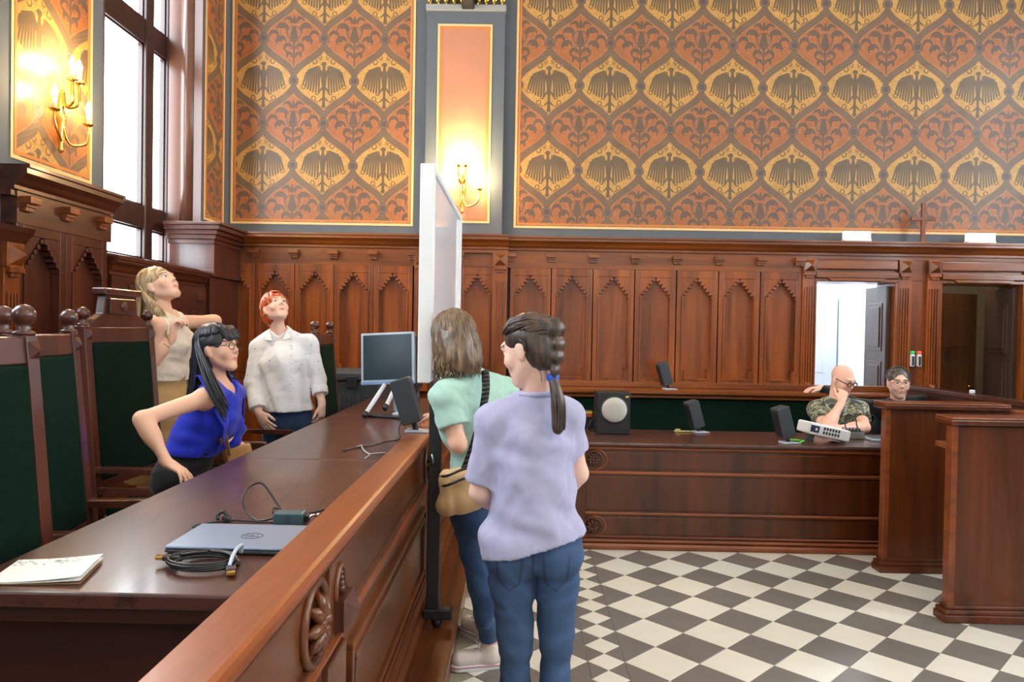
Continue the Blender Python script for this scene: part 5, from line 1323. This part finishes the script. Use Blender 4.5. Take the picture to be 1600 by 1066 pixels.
# ---------------------------------------------------------------- woman in mint
Mn = Person('person in mint short-sleeved top, jeans and white sneakers leaning over the handrail', dict(
    head=at(707, 534, 3.28), neck=at(735, 592, 3.30), shL=at(697, 620, 3.16), shR=at(787, 612, 3.46), waist=at(752, 725, 3.36), pelvis=at(752, 790, 3.42),
    elL=at(716, 694, 3.12), wrL=at(702, 668, 3.46), elR=at(735, 690, 3.75), wrR=at(688, 648, 3.90),
    hipL=at(736, 808, 3.36), hipR=at(772, 806, 3.48), knL=at(750, 912, 3.30), knR=at(768, 905, 3.5), anL=V((-.115, 3.37, .085)), anR=V((-.15, 3.66, .085)),
    toeL=V((-.245, 3.34, .04)), toeR=V((-.235, 3.74, .04))), (-.62, .72, -.35), skin=(226, 176, 150), h=.006,
    hand=dict(L=dict(dir=(-.7, .7, -.1), palm=(0, 0, -1)), R=dict(dir=(-.9, .2, -.1), palm=(0, 0, -1))))
MINT = fabric('mint cotton', srgb(166, 204, 190), .88, .05, 30)
Mn.finish(eyes=False)
wl = Mn.J['shL'].lerp(Mn.J['elL'], .62); wr_ = Mn.J['shR'].lerp(Mn.J['elR'], .5)
Mn.cloth('mint_top', MINT, [('tags', ('torso',), .02), ('tags', ('hips',), .010), ('wr', .004, 32, 15, (.3, 0, .8)), ('cut', at(750, 775, 3.4), (.25, 0, -1)),
    ('add', fcone(Mn.J['shL'], wl, .062, .068), .03), ('add', fcone(Mn.J['shR'], wr_, .06, .066), .03), ('wr', .0015, 70, 16, None)], wr=(0,))
Mn.cloth('jeans', DENIM, [('tags', ('hips', 'thighL', 'thighR', 'calfL', 'calfR'), .006), ('wr', .0026, 42, 19, (0, 0, 1)), ('cut', at(750, 755, 3.4), (0, 0, 1)), ('cut', V((0, 0, .12)), (0, 0, -1))], wr=(0,))
CANV = fabric('white canvas', srgb(226, 214, 204), .8, .06, 30)
for sd in 'LR':
    n, t = Mn.J['an'+sd], Mn.J['toe'+sd]; d = (t-n); d.z = 0; d.normalize(); hl = n-d*.05
    sh_ = Mn.cloth('shoe', CANV, [('add', cone(V((hl.x, hl.y, .05)), V((t.x, t.y, .045))+d*.01, .036, .04), 0), ('add', cone(n+V((0, 0, .03)), n+V((0, 0, -.04)), .044, .045), .03), ('cut', V((0, 0, .022)), (0, 0, -1)), ('cut', n+V((0, 0, .035)), (-d.x*.5, -d.y*.5, 1))], h=.0055, wr=(0,))
    b = MB(); a = []
    sd_ = V((-d.y, d.x, 0))
    for k in range(24):
        an = 2*PI*k/24; c, s_ = math.cos(an), math.sin(an); e = (t+d*.012 if c > 0 else hl); a.append((e.x+d.x*.044*c+sd_.x*.044*s_, e.y+d.y*.044*c+sd_.y*.044*s_))
    b.prism(a, .0, .026, 'z').build('sole', WHITE, sh_, bevel=.004)
    b = MB().tube([(p[0], p[1], .02) for p in a+[a[0]]], .0022, 5, cap=False).build('red_stripe', plain('red rubber', srgb(190, 40, 50), .5), sh_)
    lc = MB(); cz = n+d*.055
    for k in range(4):
        p = n+d*(.045+.022*k); zz = .098-.011*k
        lc.tube(spline([(p.x+sd_.x*.026, p.y+sd_.y*.026, zz-.012), (p.x, p.y, zz), (p.x-sd_.x*.026, p.y-sd_.y*.026, zz-.012)], 4), .0035, 6)
    for s_ in (-1, 1): lc.tube(spline([n+d*.045+V((0, 0, .015)), n+d*.05+sd_*s_*.02+V((0, 0, .045)), n+d*.06+sd_*s_*.04+V((0, 0, .02)), n+d*.05+V((0, 0, .014))], 5), .003, 6)
    lc.build('laces', WHITE, sh_, smooth=True)
MH = hairmat('light brown hair', srgb(70, 53, 38), srgb(134, 106, 76))
ops = cap_ops(Mn, .012); nb = Mn.J['neck']
bkh = Mn.hp(0, -.07, -.03); ops += [('add', ell(bkh, (.082, .055, .10), Mn.R), .04), ('add', ell(Mn.hp(0, -.075, -.10), (.09, .045, .08), Mn.R), .04)]
for k in (-1, 1): ops.append(('add', ell(Mn.hp(k*.075, -.01, -.06), (.022, .05, .11), Mn.R), .03))
Mn.hair(MH, ops, drape(Mn, 230, -2.0, 2.0, .155, .0052, .016, 1.7, (0.01, -.01, 0), 4, 1.10, .25), wr=.003)
sp_ = spline([at(758, 578, 3.20), at(759, 610, 3.12), at(752, 650, 3.12), at(738, 700, 3.12), at(722, 742, 3.14)], 5)
bg = empty('shoulder_bag', at(722, 800, 3.14), label='tan shoulder bag with black stripes hanging from the person in mint top', cat='bag')
tn = V((.0, -1, 0)); b = MB()
for i in range(len(sp_)-1):
    p, q = sp_[i], sp_[i+1]; w_ = V((.017, .004, .004))
    b.add([p-w_, p+w_, q+w_, q-w_, p-w_+V((0, .004, 0)), p+w_+V((0, .004, 0)), q+w_+V((0, .004, 0)), q-w_+V((0, .004, 0))], [(3, 2, 1, 0), (4, 5, 6, 7), (0, 1, 5, 4), (2, 3, 7, 6), (1, 2, 6, 5), (3, 0, 4, 7)])
b.build('strap', BLACK, bg, smooth=True)
class _X: pass
def blob(name, mat, parent, ops, h=.006, wr=None, smooth=True, colf=None):
    prs = [o[1] for o in ops if o[0] == 'add']; lo, hi = Person.bounds(None, prs, .04); F = Field(lo, hi, h)
    for o in ops:
        if o[0] == 'add': F.add(o[1], o[2])
        elif o[0] == 'sub': F.sub(o[1], o[2])
        elif o[0] == 'cut': F.cut(o[1], o[2])
    if wr: F.wrinkle(*wr)
    return np_mesh(name, *F.mesh(), mat, parent, colf)
TAN = fabric('tan canvas', srgb(206, 170, 122), .8, .08, 20)
c0 = at(723, 768, 3.16)
blob('body', TAN, bg, [('add', ell(c0, (.092, .05, .085)), 0), ('add', cone(at(697, 790, 3.16), at(748, 775, 3.16), .045, .045), .05), ('add', cone(at(700, 748, 3.16), at(744, 742, 3.16), .04, .04), .05)], wr=(.002, 50, 3))
st_ = MB()
for y0, y1 in ((741, 727), (756, 742)):
    st_.tube(spline([at(686, y0+4, 3.16), at(700, y0+2, 3.095), at(722, (y0+y1)/2, 3.085), at(745, y1, 3.10), at(757, y1-4, 3.16)], 5), .006, 8)
st_.build('black_stripe', BLACK, bg, smooth=True)

# ---------------------------------------------------------------- woman in white shirt
Wm = Person('person in white shirt and jeans standing behind the desk, looking up', dict(
    head=at(431, 483, 5.000), neck=at(436, 519, 5.024), shL=at(481, 538, 5.072), shR=at(407, 543, 5.000), waist=at(446, 605, 5.024), pelvis=at(450, 655, 5.024),
    elR=at(396, 600, 4.928), wrR=at(404, 645, 4.833), elL=at(497, 592, 5.072), wrL=at(503, 632, 5.000),
    hipL=at(474, 668, 5.048), hipR=at(430, 668, 5.000), knL=V((-1.50, 5.0, .66)), knR=V((-1.68, 4.97, .66)), anL=V((-1.50, 5.03, .27)), anR=V((-1.68, 5.0, .27))),
    (.52, -.62, .55), (0, 0, 1), skin=(238, 196, 176), h=.006, sc=1.0,
    hand=dict(R=dict(dir=(.35, -.1, -.5), palm=(.3, .9, 0), curl=.25), L=dict(dir=(.02, -.1, -1), palm=(-.8, .3, 0))))
def whiteshirt():
    m, N, L, B = nmat('white shirt cotton with tiny motifs'); tc = N.new('ShaderNodeTexCoord'); vo = N.new('ShaderNodeTexVoronoi'); vo.inputs['Scale'].default_value = 22
    L.new(tc.outputs['Object'], vo.inputs['Vector']); lt_ = N.new('ShaderNodeMath'); lt_.operation = 'LESS_THAN'; lt_.inputs[1].default_value = .085; L.new(vo.outputs['Distance'], lt_.inputs[0])
    mx = N.new('ShaderNodeMix'); mx.data_type = 'RGBA'; mx.inputs[6].default_value = srgb(236, 238, 244); mx.inputs[7].default_value = srgb(96, 102, 128)
    L.new(lt_.outputs[0], mx.inputs[0]); L.new(mx.outputs[2], B.inputs['Base Color']); B.inputs['Roughness'].default_value = .85; return m
WSH = whiteshirt()
Wm.finish(brow=(150, 80, 50))
J = Wm.J
Wm.cloth('shirt', WSH, [('tags', ('torso',), .016), ('tags', ('hips',), .018), ('add', cone(at(444, 570, 5.000), at(450, 640, 5.000), .14, .165), .05), ('wr', .0045, 30, 25, (.5, 0, .5)), ('cut', at(450, 641, 5.000), (.03, 0, -1)),
    ('add', cone(J['shR'], J['elR'], .066, .06), .03), ('add', fcone(J['elR'], J['elR'].lerp(J['wrR'], .85), .056, .05), .02), ('add', cone(J['shL'], J['elL'], .064, .058), .03), ('add', fcone(J['elL'], J['elL'].lerp(J['wrL'], .6), .055, .05), .02),
    ('wr', .002, 60, 26, None), ('sub', ell(J['neck']+Wm.fw*.03+V((0, 0, .035)), (.06, .08, .045), Wm.T), .006), ('sub', cone(J['neck']+Wm.fw*.075+V((0, 0, .03)), J['neck']+Wm.fw*.135-V((0, 0, .10)), .05, .012), .004)], wr=(0,))
for sd, fr in (('R', .85), ('L', .6)):
    a = J['el'+sd].lerp(J['wr'+sd], fr-.28); b = J['el'+sd].lerp(J['wr'+sd], fr+.02); q0 = a-(b-a)*.02
    Wm.cloth('rolled_cuff', WSH, [('add', fcone(a, b, .056, .055), 0), ('cut', a, (a-b))], h=.0055, wr=(0,))
for g in (-1, 1):
    m = MB(); n_ = J['neck']; a = n_-Wm.fw*.05+Wm.rt*(g*.045)+V((0, 0, .045)); b = n_+Wm.fw*.045+Wm.rt*(g*.058)+V((0, 0, .015)); c = n_+Wm.fw*.112+Wm.rt*(g*.035)-V((0, 0, .06)); d = n_+Wm.fw*.095+Wm.rt*(g*.08)-V((0, 0, .05)); e = n_-Wm.fw*.05+Wm.rt*(g*.08)+V((0, 0, .015))
    m.add([a, b, c, d, e], [(0, 1, 3, 4), (1, 2, 3)]); o = m.build('collar', WSH, Wm.o); md = o.modifiers.new('s', 'SOLIDIFY'); md.thickness = .006; md.offset = 0
m = MB()
for k in range(9):
    p = at(456-.3*k, 545+11*k, 5.000); m.sphere(at(456-.3*k, 545+11*k, 4.827-.004*k), .006, 8, 6)
m.build('buttons', WHITE, Wm.o, smooth=True)
Wm.cloth('jeans', DENIM, [('tags', ('torso', 'hips', 'thighL', 'thighR', 'calfL', 'calfR'), .007), ('wr', .002, 42, 29, (0, 0, 1)), ('cut', at(450, 636, 5.000), (0, 0, 1)), ('cut', V((0, 0, .27)), (0, 0, -1))], h=.008, wr=(0,))
for sd in 'LR': Wm.cloth('shoe', BLACK, [('tags', ('foot'+sd,), .008), ('cut', V((0, 0, .3)), (0, 0, 1))], h=.009, wr=(0,))
OH = hairmat('short copper hair', srgb(150, 62, 26), srgb(226, 112, 56))
ops = cap_ops(Wm, .014)
ops += [('add', ell(Wm.hp(0, -.075, -.02), (.07, .045, .06), Wm.R), .03)]
rs = random.Random(11); st = []
for i in range(170):
    ph = rs.uniform(-2.3, 2.3); t0 = rs.uniform(.1, 1.2); pts = [crown(Wm, t0+k*.13, ph+k*.05, 1.09+.012*math.sin(k)) for k in range(6)]; st.append((pts, [.003, .005, .005, .0045, .003, .001]))
for i in range(36):
    x = rs.uniform(-.05, .05); pts = [crown(Wm, t, PI+x*14+.25*t, 1.09) for t in (.15, .45, .75, .95)]; st.append((pts, [.003, .005, .005, .001]))
Wm.hair(OH, ops, st, wr=.003)

# ---------------------------------------------------------------- woman in blue blouse
Bl = Person('person in ruffled royal blue blouse and glasses, leaning with a hand on the desk', dict(
    head=at(341, 545, 3.348), neck=at(343, 600, 3.370), shR=at(322, 622, 3.218), shL=at(366, 617, 3.532), waist=at(305, 690, 3.348), pelvis=at(284, 735, 3.348),
    elR=at(222, 655, 3.002), wrR=at(262, 724, 2.981), elL=at(352, 672, 3.672), wrL=at(360, 690, 3.629),
    hipR=at(280, 752, 3.262), hipL=at(290, 748, 3.456), knR=V((-1.50, 3.26, .68)), knL=V((-1.46, 3.44, .68)), anR=V((-1.58, 3.26, .27)), anL=V((-1.56, 3.46, .27))),
    (.97, -.20, .12), skin=(232, 182, 154), h=.0055, sc=.88, hand=dict(R=dict(dir=(.75, -.1, -.35), palm=(-.3, 0, -1), curl=.28, spread=.25), L=dict(dir=(.8, .0, -.25), palm=(0, 0, -1), curl=.3)))
Bl.finish(brow=(40, 30, 28))
BLU = fabric('royal blue chiffon', srgb(34, 52, 196), .6, .06, 20)
J = Bl.J
Bl.cloth('blouse', BLU, [('tags', ('torso',), .012), ('tags', ('hips',), .004), ('wr', .0035, 40, 35, (.2, 0, 1)), ('cut', at(300, 708, 3.348), (-.1, 0, -1)),
    ('sub', ell(J['shR']+Bl.rt*.035-Bl.up*.01, (.05, .065, .075), Bl.T), .008), ('sub', ell(J['shL']-Bl.rt*.035-Bl.up*.01, (.05, .065, .075), Bl.T), .008),
    ('sub', ell(J['neck']+Bl.fw*.035+Bl.up*.03, (.06, .075, .055), Bl.T), .006)], wr=(0,))
def ruffle(name, path, outs, wid, n=60, wv=.012, fr=24, th=.003):
    P_ = spline(path, max(2, n//(len(path)-1))); O = spline(outs, max(2, n//(len(outs)-1))); vs = []; fs = []; N = min(len(P_), len(O)); R_ = 5
    for i in range(N):
        t = (P_[min(i+1, N-1)]-P_[max(i-1, 0)]).normalized(); o = V(O[i]).normalized(); s_ = t.cross(o).normalized(); w_ = wid*math.sin(PI*min(1, .12+.88*i/N)*.95+.1)
        for k in range(R_):
            u = k/(R_-1); vs.append(P_[i]+s_*(w_*u)+o*(.008+wv*u*math.sin(i*fr/N)+.02*u))
    for i in range(N-1):
        for k in range(R_-1): a = i*R_+k; fs.append((a, a+1, a+R_+1, a+R_))
    o = MB().add(vs, fs).build(name, BLU, Bl.o, smooth=True); md = o.modifiers.new('s', 'SOLIDIFY'); md.thickness = th; md.offset = 0
fw, rt, up = Bl.fw, Bl.rt, Bl.up; nk = J['neck']
def bp_(r, u_, f): return nk+rt*r+up*u_+fw*f
ruffle('ruffle', [bp_(.10, .01, -.06), bp_(.135, .03, .0), bp_(.115, -.03, .075), bp_(.08, -.12, .13), bp_(.055, -.22, .135), bp_(.05, -.28, .12)], [up+rt, up+rt, fw+rt, fw+rt*.6, fw, fw], .055)
ruffle('ruffle', [bp_(-.045, -.27, .12), bp_(-.05, -.2, .14), bp_(-.07, -.12, .135), bp_(-.105, -.03, .085), bp_(-.14, .02, .01), bp_(-.1, .01, -.06)], [fw, fw, fw-rt*.6, fw-rt, up-rt, up-rt], .085)
BLK = fabric('black trouser cloth', srgb(26, 26, 30), .8, .1, 30)
Bl.cloth('trousers', BLK, [('tags', ('torso', 'hips', 'thighL', 'thighR', 'calfL', 'calfR'), .007), ('cut', at(298, 699, 3.348), (.1, 0, 1)), ('cut', V((0, 0, .27)), (0, 0, -1))], h=.007, wr=(.002, 40, 5, (0, 0, 1)))
for sd in 'LR': Bl.cloth('shoe', BLACK, [('tags', ('foot'+sd,), .008), ('cut', V((0, 0, .3)), (0, 0, 1))], h=.009, wr=(0,))
KH = hairmat('long black hair', srgb(16, 16, 20), srgb(40, 44, 56))
ops = cap_ops(Bl, .010)
ops += [('add', ell(Bl.hp(0, -.075, -.05), (.075, .05, .11), Bl.R), .03), ('add', cone(Bl.hp(.0, -.085, -.1), at(308, 628, 3.370), .06, .05), .03)]
for k in range(9): ops.append(('add', cone(Bl.hp(-.05+.0125*k, .06, .106), Bl.hp(-.052+.013*k, .094-.002*abs(k-4), .042), .010, .006), .006))   # fringe
st_s = []
for sgn in (-1, 1):
    for i in range(70):
        ph = sgn*random.uniform(1.1, 2.5); st_s.append(([crown(Bl, .08+k*(1.2-.25*max(0, abs(ph)-1.7))/6, ph, 1.08) for k in range(7)], [.002, .0035, .0035, .0035, .0035, .003, .001]))
st = st_s+drape(Bl, 260, -1.5, 1.2, .24, .0036, .003, 1.65, (-.03, 0, 0), 6, 1.06, .1)
for (ph, tgt) in ((1.2, at(354, 640, 3.14)), (1.05, at(350, 650, 3.13)), (-1.4, at(368, 612, 3.456))):
    for i in range(26):
        a = crown(Bl, .5+rs.random()*.4, ph+rs.uniform(-.15, .15), 1.07); b = crown(Bl, 1.5, ph+rs.uniform(-.1, .1), 1.1); o = V((rs.gauss(0, .008), rs.gauss(0, .008), rs.uniform(-.03, .02)))
        c = b.lerp(tgt, .5)+V((-.01, -.01, 0))+o; st.append((spline([a, b, c, tgt+o], 4), [.0045]*10+[.003, .002, .001]))
for i in range(50):
    x = rs.uniform(-.06, .06); st.append((spline([Bl.hp(x*.6, .01, .128), Bl.hp(x, .075, .096), Bl.hp(x*1.05, .1, .042+abs(x)*.1)], 4), [.003]*6+[.0025, .002, .001]))
Bl.hair(KH, ops, st, wr=.0012)
glasses(Bl, plain('thin dark frame', srgb(70, 60, 60), .3, metal=.5))
MB().tube([J['wrL']+(J['elL']-J['wrL']).normalized()*.01+V((.033*math.cos(t)*.0, .03*math.cos(t), .03*math.sin(t))) for t in np.linspace(0, 2*PI, 21)], .006, 8, cap=False).build('wristwatch', plain('pale bracelet', srgb(225, 215, 190), .3, metal=.4), Bl.o, smooth=True)
hb = empty('handbag', at(368, 722, 3.478), label='small tan leather handbag with long strap beside the person in blue blouse', cat='bag')
LEA = fabric('tan leather', srgb(204, 156, 100), .5, .06, 10)
ha_, hb_ = at(352, 724, 3.456), at(384, 704, 3.542)
MB().prism([(0, 0), (.13, 0), (.11, .10), (.02, .085)], -.03, .03, 'y', Matrix.Translation(at(352, 726, 3.456)) @ Matrix.Rotation(.25, 4, 'Z')).build('body', LEA, hb, bevel=.01)
s1 = spline([at(346, 640, 3.305), at(343, 668, 3.272), at(349, 700, 3.326), at(353, 722, 3.424)], 5); s2 = spline([at(346, 640, 3.305), at(350, 672, 3.294), at(358, 712, 3.402)], 5)
for s_ in (s1, s2):
    b = MB()
    for i in range(len(s_)-1):
        p, q = s_[i], s_[i+1]; w_ = V((.010, -.002, 0)); dp = V((0, .004, 0))
        b.add([p-w_, p+w_, q+w_, q-w_, p-w_+dp, p+w_+dp, q+w_+dp, q-w_+dp], [(3, 2, 1, 0), (4, 5, 6, 7), (0, 1, 5, 4), (2, 3, 7, 6), (1, 2, 6, 5), (3, 0, 4, 7)])
    b.build('strap', LEA, hb)

# ---------------------------------------------------------------- blonde woman
D0 = 4.27
Bn = Person('person in cream sleeveless top and khaki skirt resting arms on a chair back, gazing up', dict(
    head=at(250, 447, D0), neck=at(257, 492, D0), shR=at(246, 510, D0-.15), shL=at(276, 504, D0+.15), waist=at(258, 580, D0), pelvis=at(258, 635, D0),
    elR=at(238, 562, D0-.15), wrR=at(268, 528, D0-.11), elL=at(336, 502, D0+.42), wrL=at(292, 508, D0+.32),
    hipR=at(258, 650, D0-.08), hipL=at(258, 650, D0+.09), knR=V((-2.14, 4.16, .66)), knL=V((-2.14, 4.33, .66)), anR=V((-2.16, 4.16, .27)), anL=V((-2.16, 4.34, .27))),
    (.80, -.22, .56), (0, 0, 1), skin=(236, 190, 164), h=.006, hand=dict(R=dict(dir=(.12, .2, .9), palm=(.9, .1, -.1), curl=.75), L=dict(dir=(-.8, -.3, .15), palm=(0, .3, -.8), curl=.7)))
Bn.finish(brow=(130, 98, 70))
J = Bn.J; CRM = fabric('cream knit', srgb(232, 222, 208), .85, .06, 40)
Bn.cloth('sleeveless_top', CRM, [('tags', ('torso',), .012), ('wr', .003, 40, 45, None), ('cut', at(255, 594, D0), (0, 0, -1)), ('sub', ell(J['shR']+Bn.rt*.035-Bn.up*.01, (.05, .065, .075), Bn.T), .008), ('sub', ell(J['shL']-Bn.rt*.035-Bn.up*.01, (.05, .065, .075), Bn.T), .008), ('sub', ell(J['neck']+Bn.fw*.03+Bn.up*.03, (.065, .085, .06), Bn.T), .006)], wr=(0,))
KHK = fabric('khaki cotton', srgb(186, 152, 104), .85, .06, 30)
Bn.cloth('khaki_skirt', KHK, [('tags', ('torso', 'hips', 'thighL', 'thighR'), .009), ('add', cone(J['pelvis'], V((-2.15, 4.24, .7)), .14, .15), .05), ('cut', at(255, 586, D0), (0, 0, 1)), ('cut', V((0, 0, .65)), (0, 0, -1))], h=.008, wr=(.002, 35, 3, (0, 0, 1)))
for sd in 'LR': Bn.cloth('shoe', BLACK, [('tags', ('foot'+sd,), .008), ('cut', V((0, 0, .3)), (0, 0, 1))], h=.009, wr=(0,))
NH = hairmat('blonde hair', srgb(138, 110, 74), srgb(214, 190, 150))
ops = cap_ops(Bn, .010); ops += [('add', ell(Bn.hp(0, -.085, -.02), (.07, .045, .09), Bn.R), .03), ('add', cone(Bn.hp(0, -.09, -.03), at(230, 500, D0+.02), .065, .035), .03)]
st = drape(Bn, 220, -1.5, 1.2, .19, .0036, .004, 1.5, (-.01, 0, 0), 7, 1.07, .12)
for i in range(60):
    a = crown(Bn, .6+rs.random()*.4, 1.3+rs.uniform(-.25, .1), 1.07); b = crown(Bn, 1.5, 1.05+rs.uniform(-.2, .1), 1.1); tgt = at(263, 530, D0-.12); o = V((rs.gauss(0, .009), rs.gauss(0, .01), rs.uniform(-.03, .03)))
    st.append((spline([a, b, at(247, 490, D0-.14)+o, tgt+o], 4), [.0042]*10+[.003, .002, .001]))
Bn.hair(NH, ops, st, wr=.0015)
d_ = (J['wrR']-J['elR']).normalized(); r_, f_, u_ = frame(d_); c_ = J['wrR']-d_*.05
MB().tube([c_+r_*(.033*math.cos(t))+u_*(.033*math.sin(t)) for t in np.linspace(0, 2*PI, 25)], .003, 8, cap=False).build('bracelet', GOLD, Bn.o, smooth=True)

# ---------------------------------------------------------------- bald man in camouflage
def camo():
    m, N, L, B = nmat('camouflage cotton'); tc = N.new('ShaderNodeTexCoord'); nz = N.new('ShaderNodeTexNoise'); nz.inputs['Scale'].default_value = 13; nz.inputs['Detail'].default_value = 2; nz.inputs['Distortion'].default_value = 1.2
    L.new(tc.outputs['Object'], nz.inputs['Vector']); cr = N.new('ShaderNodeValToRGB'); cr.color_ramp.interpolation = 'CONSTANT'; e = cr.color_ramp.elements
    e[0].position = 0; e[0].color = srgb(66, 74, 70); e[1].position = .44; e[1].color = srgb(124, 128, 100)
    for p, c in ((.5, srgb(176, 174, 150)), (.56, srgb(104, 88, 68)), (.62, srgb(84, 100, 96))): q = e.new(p); q.color = c
    L.new(nz.outputs[0], cr.inputs[0]); L.new(cr.outputs[0], B.inputs['Base Color']); B.inputs['Roughness'].default_value = .9; return m
Bm = Person('person in camouflage T-shirt and dark glasses, seated with chin propped on fist', dict(
    head=at(1317, 594, 6.2), neck=at(1306, 625, 6.26), shR=at(1276, 640, 6.22), shL=at(1342, 640, 6.24), waist=V((2.74, 6.42, .70)), pelvis=V((2.74, 6.5, .56)),
    elR=at(1291, 670, 5.88), wrR=at(1315, 629, 6.0), elL=at(1350, 668, 6.0), wrL=at(1298, 672, 5.82),
    hipR=V((2.64, 6.48, .54)), hipL=V((2.84, 6.48, .54)), knR=V((2.62, 6.08, .52)), knL=V((2.88, 6.08, .52)), anR=V((2.62, 6.1, .08)), anL=V((2.88, 6.1, .08))),
    (.38, -.80, -.36), skin=(240, 188, 164), female=False, h=.007, sc=1.02, hand=dict(R=dict(dir=(.25, .25, .9), palm=(.1, .9, .1), curl=.95), L=dict(dir=(-1, -.1, 0), palm=(0, 0, -1), curl=.3)))
def stub(s, c, x, y, z):
    m = (y > .02) & (z < -.045) & (np.abs(x) < .06) & ~((np.abs(x) < .02) & (z > -.075)); c[m] = c[m]*np.array([.72, .74, .76]); return c
Bm.finish(brow=(150, 110, 90)); J = Bm.J
CAMO = camo()
Bm.cloth('camouflage_shirt', CAMO, [('tags', ('torso', 'hips'), .018), ('wr', .004, 30, 55, None), ('add', fcone(J['shR'], J['shR'].lerp(J['elR'], .62), .078, .075), .03), ('add', fcone(J['shL'], J['shL'].lerp(J['elL'], .62), .076, .074), .03), ('sub', ell(J['neck']+V((0, 0, .035)), (.07, .075, .035), Bm.T), .006)], wr=(0,))
GRYT = fabric('dark grey cloth', srgb(50, 52, 56), .85, .08, 30)
Bm.cloth('trousers', GRYT, [('tags', ('hips', 'thighL', 'thighR', 'calfL', 'calfR'), .012), ('cut', V((0, 0, .1)), (0, 0, -1)), ('cut', V((0, 0, .66)), (0, 0, 1))], h=.01, wr=(0,))
for sd in 'LR': Bm.cloth('shoe', BLACK, [('tags', ('foot'+sd,), .01), ('cut', V((0, 0, .1)), (0, 0, 1))], h=.01, wr=(0,))
glasses(Bm, plain('thick dark frame', srgb(40, 22, 24), .3), .021, .0042)

# ---------------------------------------------------------------- man in black
Km = Person('person in black sweater and thin glasses, seated behind the speaking stand', dict(
    head=at(1404, 599, 6.35), neck=at(1404, 632, 6.42), shR=at(1372, 638, 6.45), shL=at(1440, 632, 6.42), waist=V((3.31, 6.55, .70)), pelvis=V((3.31, 6.56, .56)),
    elR=at(1333, 632, 6.66), wrR=at(1283, 607, 6.86), elL=at(1450, 690, 6.35), wrL=at(1432, 705, 6.1),
    hipR=V((3.21, 6.54, .54)), hipL=V((3.41, 6.54, .54)), knR=V((3.2, 6.12, .52)), knL=V((3.42, 6.12, .52)), anR=V((3.2, 6.15, .08)), anL=V((3.42, 6.15, .08))),
    (-.22, -.96, -.02), skin=(238, 190, 168), female=False, h=.007, sc=1.08, hand=dict(R=dict(dir=(-1, -.05, .0), palm=(0, 0, -1), curl=.35), L=dict(dir=(-.4, -.9, 0), palm=(0, 0, -1))))
Km.finish(brow=(60, 46, 40), colf=stub); J = Km.J
BKS = fabric('black knit', srgb(22, 24, 30), .85, .1, 30)
Km.cloth('black_sweater', BKS, [('tags', ('torso', 'hips'), .02), ('add', cone(J['shR'], J['elR'], .075, .06), .03), ('add', fcone(J['elR'], J['elR'].lerp(J['wrR'], .95), .058, .042), .02), ('add', cone(J['shL'], J['elL'], .075, .06), .03), ('add', fcone(J['elL'], J['elL'].lerp(J['wrL'], .95), .056, .042), .02), ('wr', .004, 30, 65, None), ('sub', ell(J['neck']+V((0, 0, .035)), (.07, .075, .035), Km.T), .006)], wr=(0,))
Km.cloth('trousers', GRYT, [('tags', ('hips', 'thighL', 'thighR', 'calfL', 'calfR'), .012), ('cut', V((0, 0, .1)), (0, 0, -1)), ('cut', V((0, 0, .66)), (0, 0, 1))], h=.01, wr=(0,))
for sd in 'LR': Km.cloth('shoe', BLACK, [('tags', ('foot'+sd,), .01), ('cut', V((0, 0, .1)), (0, 0, 1))], h=.01, wr=(0,))
SH = hairmat('cropped grey brown hair', srgb(52, 46, 44), srgb(98, 90, 84))
ops = cap_ops(Km, .005)+[('sub', ell(Km.hp(0, .11, .045), (.056, .055, .062), Km.R), .012), ('sub', ell(Km.hp(0, -.02, -.06), (.2, .2, .055), Km.R), .01)]
st = []
for i in range(420):
    th, ph = rs.uniform(.05, 1.5), rs.uniform(-2.2, 2.2)
    if th > .95 and abs(ph) > 1.9: continue
    a = crown(Km, th, ph, 1.02); b = crown(Km, th+.1, ph+.05, 1.10); st.append(([a, a.lerp(b, .5)+(a-Km.J['head'])*.03, b], [.003, .003, .001]))
Km.hair(SH, ops, st, wr=.0015)
glasses(Km, plain('thin metal frame', srgb(120, 110, 110), .3, metal=.6), .022, .0016)
